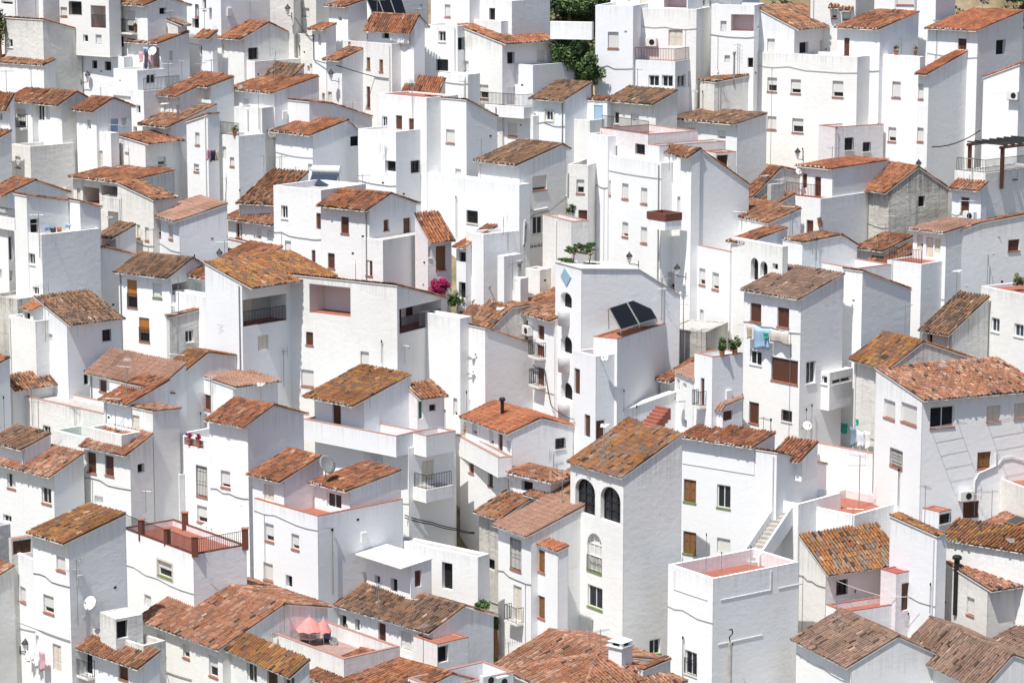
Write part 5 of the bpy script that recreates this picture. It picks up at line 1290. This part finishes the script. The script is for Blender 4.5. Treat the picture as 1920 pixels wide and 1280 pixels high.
antenna(362, 1250, 850, 'tall antenna mast with yellow boom on the red floored roof', 0, .03)
antenna(668, 1215, 965, 'slim dark mast against the white wall of the long tiled house', 2, .03)
antenna(1220, 1290, 1130, 'wire aerial by the lower brown door of the long house', 1)
acunit(1150, 1150, 'air conditioner low on the long white house wall')
wire('drain_pipe', [(1385,825),(1385,930),(1260,985),(1228,1040),(1222,1130)], .06, 'plasticwhite', 'white pipe curving round the lower wooden window', 'pipe', 0, .06)
wire('drain_pipe', [(1400,920),(1440,870),(1500,860),(1600,890)], .03, 'plasticwhite', 'thin white conduit running right from the curved pipe', 'pipe', 0, .06)
for (x0, y0, x1, y1, s_) in ((895,640,1100,600,'below the wide framed window'), (1320,600,1560,560,'below the two cream shutters')):
    pa, n = hit(x0, y0); pb, _ = hit(x1, y1); t = thing('drying_rack', 'folding clothes rack %s of the long white house' % s_, 'clothes rack', pa); m = MB(); d, nn = wallframe(pa, n)
    m.tube(pa, pa+nn*1.1+Vector((0,0,.1)), .016, 'zinc', 4); m.tube(pb, pb+nn*1.1+Vector((0,0,.1)), .016, 'zinc', 4); m.build('arms', t); m = MB()
    for k in range(5): e_ = nn*(.25+.2*k)+Vector((0,0,.03+.015*k)); m.tube(pa+e_, pb+e_, .007, 'steel', 4)
    m.build('lines', t)
T(0,960)
antenna(575, 830, 340, 'tall mast on the shaded side of the ochre roofed corner house', 0, .025)
dish(640, 670, 58, 'large white satellite dish on the side of the corner house', yaw=-35)
dish(1590, 105, 36, 'white dish above the brick railed red terrace', yaw=10)
lantern(150, 1010, 'black lantern on the corner house at the lower left')
wire('cable', [(125,820),(330,890),(530,960)], .025, 'zinc', 'cable bundle sloping across the corner house front', 'cable', .02)
wire('cable', [(1085,1140),(1250,1190),(1440,1250)], .025, 'zinc', 'cable bundle sloping across the long white house front', 'cable', .03)
cloth(192, 1035, 222, 1110, 'cloth_white', 'white towel at the left of the corner house line')
cloth(228, 1030, 250, 1100, 'cloth_white', 'small white cloth on the corner house line')
cloth(255, 1040, 285, 1150, 'cloth_white', 'long white cloth beside the pink towel')
cloth(290, 1040, 340, 1180, 'cloth_pink', 'pale pink towel on the corner house line')
for i, (x, y, yt) in enumerate(((1048, 200, 60), (1240, 240, 126), (1448, 322, 188), (1375, 135, 8), (1825, 270, 128))):
    p, n = hit(x, y); z1 = zat(x, yt, p); m = MB(); q = p+Vector((0.1,.12,0)); m.box((q.x-.17, q.y-.17, p.z-.1), (q.x+.17, q.y+.17, z1), 'brick'); m.box((q.x-.2, q.y-.2, z1), (q.x+.2, q.y+.2, z1+.06), 'terracotta'); BRICK['_o'] = tuple(BRICK.location); m.build('brick_pier', BRICK)
T(380,960)
antenna(968, 600, 130, 'leaning white pipe against the rough lower side wall', 2, .035)
antenna(1320, 730, 545, 'grey mast on the wide dark brown roof', 1, .03)
antenna(605, 880, 690, 'thin mast beside the coral umbrella', 2)
dish(1025, 955, 36, 'grey dish on the pink terrace wall', 'zinc', 30)
dish(575, 905, 24, 'small dish at the left of the umbrella terrace', 'zinc', 30)
# coral umbrella, table and chairs on the terrace
p, n = hit(870, 985); c = Vector((p.x, p.y, p.z))
def parasol(x, y, w, where):
    tp = at(x, y, p.y); R_ = w/8/F*p.y; t = thing('parasol', where, 'umbrella', Vector((tp.x, tp.y, p.z))); m = MB(); vs = [tp]; k = 8
    for rr, dz in ((.5,-.3),(1,-.75)):
        for i in range(k*2):
            a_ = math.pi*i/k; s_ = 1 if i % 2 == 0 else .95; vs.append(tp+Vector((math.cos(a_)*R_*rr*s_, math.sin(a_)*R_*rr*s_, dz*(1 if i % 2 == 0 else .93))))
    n2 = k*2; m.add(vs, [(0,1+i,1+(i+1) % n2) for i in range(n2)]+[(1+i,1+n2+i,1+n2+(i+1) % n2,1+(i+1) % n2) for i in range(n2)], 'cloth_coral'); o = m.build('canopy', t); s = o.modifiers.new('s','SOLIDIFY'); s.thickness = .015
    m = MB(); m.tube(Vector((tp.x, tp.y, p.z-.5)), tp+Vector((0,0,.1)), .025, 'plasticwhite', 6); m.build('pole', t)
parasol(800, 782, 220, 'large coral red parasol over the terrace table')
parasol(905, 795, 130, 'smaller coral red parasol half behind the larger one')
tc = at(800, 940, p.y+.3); t = thing('garden_table', 'small cluttered table under the coral parasol', 'table', tc); m = MB(); m.lathe(tc, [(0,.0),(.45,.0),(.45,.04),(0,.04)], 'plasticwhite', 16); m.build('table_top', t); m = MB()
for k in range(4): a_ = k*1.57+.4; m.tube(tc+Vector((math.cos(a_)*.3, math.sin(a_)*.3, 0)), tc+Vector((math.cos(a_)*.34, math.sin(a_)*.34, -.72)), .02, 'zinc', 4)
m.build('legs', t)
for (x, y, mat, lb) in ((745, 960, 'iron', 'dark folding chair left of the cluttered table'), (845, 900, 'plasticwhite', 'white round backed chair behind the cluttered table'), (930, 955, 'cloth_dark', 'dark low chair right of the cluttered table')):
    c = at(x, y, p.y+.5); t = thing('garden_chair', lb, 'chair', c-Vector((0,0,.42))); m = MB(); m.box((c.x-.22,c.y-.22,c.z-.02),(c.x+.22,c.y+.22,c.z+.02), mat); m.build('seat', t)
    m = MB(); m.box((c.x-.22,c.y+.2,c.z),(c.x+.22,c.y+.24,c.z+.45), mat); m.build('backrest', t); m = MB()
    for sx in (-.2,.2):
        for sy in (-.2,.2): m.tube(c+Vector((sx,sy,0)), c+Vector((sx,sy,-.42)), .015, mat, 4)
    m.build('legs', t)
pot(810, 925, 'lime green plant on the terrace table', .18, 'green', n=120, pots=False)
pot(1080, 905, 'orange flower basket on the pink terrace wall', .15, 'dry', n=80)
T(760,960)
wire('cable', [(20,15),(180,70),(360,115),(545,148)], .03, 'iron', 'upper black cable crossing the shaded corner house', 'cable', .05, .25)
wire('cable', [(20,35),(180,85),(360,128),(545,155)], .03, 'iron', 'lower black cable crossing the shaded corner house', 'cable', .05, .25)
antenna(62, 810, 640, 'yellow aerial on the right part of the wide dark brown roof', 0)
antenna(775, 1080, 970, 'small spiky aerial at the foot of the iron balcony house', 1)
antenna(1378, 1080, 850, 'aerial of upright rods before the arched windows house', 1, .025)
tree(575, 740, 130, 655, hit(540, 700)[0].y-.4, 'green bush behind the dark brown roof by the alley', 'green', n=1100, size=.08)
tree(675, 890, 60, 760, hit(700, 820)[0].y-.3, 'narrow dark shrub left of the iron balcony house', 'pine', n=600, size=.08)
acunit(600, 1250, 'left air conditioner on the bottom roof terrace')
acunit(700, 1262, 'right air conditioner on the bottom roof terrace')
T(1140,960)
chimney(92, 1135, 935, .9, 'white chimney with a pointed cowl on the bottom roof')
antenna(570, 1290, 940, 'leaning dark pole before the terrace tower front', 2, .025)
antenna(735, 470, 170, 'tallest thin rod on the terrace tower parapet', 2, .015)
antenna(850, 480, 310, 'middle thin rod on the terrace tower parapet', 2, .015)
antenna(1070, 440, 265, 'right thin rod on the terrace tower parapet', 2, .015)
p, n = hit(868, 1265); q = p+n*.5; h = zat(868, 975, q)-q.z; t = thing('utility_pole', 'weathered wooden pole with a hook in front of the terrace tower', 'pole', q-Vector((0,0,1)))
m = MB(); m.tube(q-Vector((0,0,3)), q+Vector((0,0,h)), .13, 'concrete', 8, .12); m.build('shaft', t); m = MB(); tpp = q+Vector((0,0,h)); m.path([tpp, tpp+Vector((-.05,0,.3)), tpp+Vector((.12,0,.5)), tpp+Vector((.1,0,.75)), tpp+Vector((-.08,0,.7))], .035, 'iron'); m.build('hook', t)
T(1520,960)
stovepipe(1088, 715, 345, .16, 'tall black stovepipe in front of the cream house at lower right')
antenna(322, 705, 590, 'short mast at the apex of the left tan gabled roof', 2)
antenna(905, 740, 540, 'thin mast right of the pink yard wall', 2)
antenna(742, 850, 760, 'tiny mast between the two tan gabled roofs', 2)
wire('clothesline', [(160, 500), (560, 610)], .014, 'frame', 'upper white clothesline across the pink yard wall', 'clothesline', .05, .5)
wire('clothesline', [(560, 612), (840, 620)], .014, 'frame', 'right white clothesline before the brown shed door', 'clothesline', .05, .5)
# roof skylight
p, n = hit(1545, 85); u_ = n.cross(Vector((0,0,1))).normalized(); v_ = n.cross(u_).normalized(); t = thing('skylight', 'dark framed skylight on the large pale roof at the right edge', 'skylight', p)
m = MB(); q = [p+u_*a_*.55+v_*b_*.5 for a_, b_ in ((-1,-1),(1,-1),(1,1),(-1,1))]; m.box8([w_-n*.05 for w_ in q]+[w_+n*.22 for w_ in q], 'wood'); m.build('frame', t)
m = MB(); m.add([p+(w_-p)*.8+n*.226 for w_ in q], [(0,1,2,3)], 'glass'); m.build('pane', t)
# solar water heater
T(380,320)
p, n = hit(900, 118); q = p.copy(); t = thing('solar_water_heater', 'solar water heater with a silver tank on the flat roofed white house', 'solar heater', q); e = Vector((.82,-.57,0)); g = Vector((.57,.82,0)); e = Vector((.97,-.22,0)); g = Vector((.22,.97,0))
m = MB(); c = q+g*.9+Vector((0,0,1.0)); m.tube(c-e*.95, c+e*.95, .27, 'plasticwhite', 16); m.build('tank', t, False)
m = MB(); a_ = q-g*.15+Vector((0,0,.12)); b_ = q+g*.75+Vector((0,0,.85)); m.add([a_-e*.9, a_+e*.9, b_+e*.9, b_-e*.9], [(0,1,2,3)], 'blueglass'); o = m.build('collector', t); s = o.modifiers.new('s','SOLIDIFY'); s.thickness = .07
m = MB()
for k in (-.85,.85): m.tube(q+e*k, q+e*k+g*.9+Vector((0,0,.9)), .03, 'zinc', 4); m.tube(q+e*k+g*.9, q+e*k+g*.9+Vector((0,0,.9)), .03, 'zinc', 4)
m.build('stand', t)
# ---- stairs
def stairs(x0, y0, x1, y1, w, n, mat, where, par=None, ang=50):
    a_, _ = hit(x0, y0); za = a_.z; pass
    d = Vector((math.sin(R(ang)), math.cos(R(ang)), 0)) ; 
    # run direction chosen so that the far end lands on the second pixel
    r = ray(*P(x1, y1)); best = None
    for L_ in [k*.1 for k in range(8, 120)]:
        e_ = a_+d*L_; q = r*(e_.y/r.y)
        if best is None or abs(q.x-e_.x) < best[0]: best = (abs(q.x-e_.x), L_, q.z)
    L_ = best[1]; H_ = best[2]-za; sd = Vector((-d.y, d.x, 0))*w
    t = thing('staircase', where, 'stairs', a_); m = MB()
    for i in range(n):
        s0, s1 = L_*i/n, L_*(i+1)/n; z1 = za+H_*(i+1)/n; b_ = a_+d*s0; c_ = a_+d*s1
        z0 = za+H_*i/n-.5
        pts = [b_, c_, c_+sd, b_+sd]; m.box8([Vector((v.x, v.y, z0)) for v in pts]+[Vector((v.x, v.y, z1)) for v in pts], mat)
    m.build('steps', t)
    if par:
        for k, nm in ((0,'front'),(1,'back')):
            m = MB(); o_ = sd*k+(-sd.normalized()*.14 if k == 0 else sd.normalized()*.01); th = sd.normalized()*.13
            A_ = a_+o_; B_ = a_+d*L_+o_; zl = -.55; 
            q = [Vector((A_.x,A_.y,za+zl)), Vector((B_.x,B_.y,za+H_+zl)), Vector((B_.x,B_.y,za+H_+zl))+th, Vector((A_.x,A_.y,za+zl))+th]
            m.box8(q+[v+Vector((0,0,par+.55)) for v in q], 'white'); m.build('parapet', t)
T(1140,960)
stairs(1120, 400, 1385, 0, .9, 13, 'concrete', 'white outside stair climbing from the terrace tower to the upper roof', .6, 31)
T(1140,640)
stairs(345, 650, 470, 500, 1.1, 6, 'redfloor', 'short flight of red painted steps behind the lichen roof')
# ---- pergola terrace
T(1520,0)
p, n = hit(1330, 1300); Yp = hit(1312, 1320)[0].y; zt = zat(1400, 1090, Vector((0, Yp+1.5, 0)))
t = thing('pergola', 'dark wooden pergola over the railed terrace at the right edge', 'pergola', at(1400, 1250, Yp+1))
A0 = at(1195, 1085, Yp+2.6); B0 = at(1440, 1115, Yp+1.0); C0 = at(1840, 1115, Yp+4.0); D0 = at(1440, 1035, Yp+6.0)
z = B0.z; g = Vector((math.sin(R(46)), math.cos(R(46)), 0)); l = Vector((-math.cos(R(46)), math.sin(R(46)), 0))
m = MB()
for q in (B0, B0+l*2.6, B0+g*4):
    m = MB(); m.box((q.x-.12, q.y-.12, z-2.6), (q.x+.12, q.y+.12, z), 'brown'); m.build('post', t); m = MB()
for q0, q1 in ((B0-g*.3, B0+g*5), (B0+l*2.6-g*.3, B0+l*2.6+g*5)): m.tube(Vector((q0.x,q0.y,z+.08)), Vector((q1.x,q1.y,z+.08)), .1, 'brown', 4)
for k in range(7):
    q0 = B0+g*(.1+k*.8)-l*.3; q1 = q0+l*3.2; m.tube(Vector((q0.x,q0.y,z+.24)), Vector((q1.x,q1.y,z+.24)), .05, 'iron', 4)
m.build('beams', t)
for k, (x, y) in enumerate(((1290, 1255), (1385, 1260), (1530, 1262))):
    c = at(x, y, Yp+1.6+.3*k); c.z = z-2.15; t = thing('garden_chair', '%s iron chair under the pergola' % ['left','middle','right'][k], 'chair', c-Vector((0,0,.42))); m = MB(); m.box((c.x-.22,c.y-.22,c.z-.02),(c.x+.22,c.y+.22,c.z+.02), 'iron'); m.build('seat', t); m = MB(); rail(m, [(c.x-.22,c.y+.2,c.z),(c.x+.22,c.y+.2,c.z)], .5, .09); m.build('backrest', t)
# dry hillside undergrowth above the village
m = MB()
for k in range(900):
    x = random.uniform(-48, 48); y = random.uniform(205, 240)
    if random.random() < .35: x = random.uniform(2, 12)
    if random.random() < .3: x = random.uniform(26, 48); y = random.uniform(207, 235)
    leaves(m, Vector((x, y, base_z(y)-3+.3)), (1.2, 1.2, .8), 55, .2, random.choice(['dry','dry','olive','green','pine']), 5)
o = m.build('undergrowth'); o['kind'] = 'stuff'; o['label'] = 'dry brush and scrub on the hillside above the houses'

T(760,320)
pot(1245, 345, 'green bush spilling over the stained white wall top', .4, 'green', n=420, pots=False)
T(1520,320)
pot(1560, 900, 'low green roof plants at the right edge', .5, 'olive', n=500, pots=False)
T(1140,320)
pot(1590, 420, 'small pot beside the railed terrace with brown doors', .2, 'dry', n=90)

# rounded balcony fronts under the arches of the white tower
T(760,320); TOWER['_o'] = tuple(TOWER.location)
for y in (1035, 1382, 1728):
    q, n = hit(1205, y-150 if y > 1100 else 900); d_, nn = wallframe(q, n); r_ = ray(*P(1202, y+8)); c = r_*(q.y/r_.y)
    m = MB(); f = [(.0,-.95),(.5,-.95),(.52,-.02),(.52,.0),(.43,.0),(.43,-.3),(0,-.3)]; m.lathe(c-nn*.05, f, 'white', 20); o = m.build('balcony', TOWER, True); o['ztop'] = 99.0
# ------------------------------------------------------------ terrain
def ground():
    mb = MB(); nx, ny = 60, 70; xs = np.linspace(-160, 160, nx); ys = np.linspace(60, 420, ny)
    vs = [(x, y, min(base_z(y)-3.2, base_z(y)-3.2)+noise.noise(Vector((x*.06, y*.06, 0)))*1.2) for y in ys for x in xs]
    fs = [(j*nx+i, j*nx+i+1, (j+1)*nx+i+1, (j+1)*nx+i) for j in range(ny-1) for i in range(nx-1)]
    m, nt, b = node_mat('hill'); L = nt.links.new
    n = N(nt, 'ShaderNodeTexNoise', Scale=.35, Detail=10.0, Roughness=.7); L(coords(nt), n.inputs['Vector'])
    L(ramp(nt, n.outputs[0], [(.35, (.06,.075,.03)), (.5, (.22,.17,.10)), (.65, (.34,.27,.18))]), b.inputs['Base Color']); b.inputs['Roughness'].default_value = .95
    mb.add(vs, fs, 'hill'); o = mb.build('ground', None, True); o['kind'] = 'structure'
ground()
# ------------------------------------------------------------ light, sky, camera
EL, PHI = R(64), R(37)
s = Vector((-math.sin(PHI)*math.cos(EL), -math.cos(PHI)*math.cos(EL), math.sin(EL)))
ld = bpy.data.lights.new('sun', 'SUN'); ld.energy = 5.0; ld.angle = R(.5); ld.color = (1, .965, .91)
lo = bpy.data.objects.new('sun', ld); lo.rotation_euler = (-s).to_track_quat('-Z', 'Y').to_euler(); COL.objects.link(lo)
w = bpy.data.worlds.new('World'); scene.world = w; w.use_nodes = True; nt = w.node_tree
sk = nt.nodes.new('ShaderNodeTexSky'); sk.sky_type = 'NISHITA'; sk.sun_disc = False; sk.sun_elevation = EL
sk.sun_rotation = math.atan2(s.x, s.y)
nt.links.new(sk.outputs[0], nt.nodes['Background'].inputs[0]); nt.nodes['Background'].inputs[1].default_value = .11
cd = bpy.data.cameras.new('camera'); cam = bpy.data.objects.new('camera', cd); COL.objects.link(cam)
cd.sensor_width = 36; cd.lens = F/1920*36; cd.clip_start = 1; cd.clip_end = 1500
cam.rotation_euler = (R(90)-PITCH, 0, 0); scene.camera = cam
scene.view_settings.view_transform = 'Standard'; scene.view_settings.look = 'None'
scene.view_settings.exposure = EXPO; scene.view_settings.gamma = 1.0
scene.cycles.max_bounces = 8; scene.cycles.diffuse_bounces = 6
for o in bpy.data.objects:
    if '_o' in o: del o['_o']
print('NHOUSES', NH, 'objects', len(bpy.data.objects))
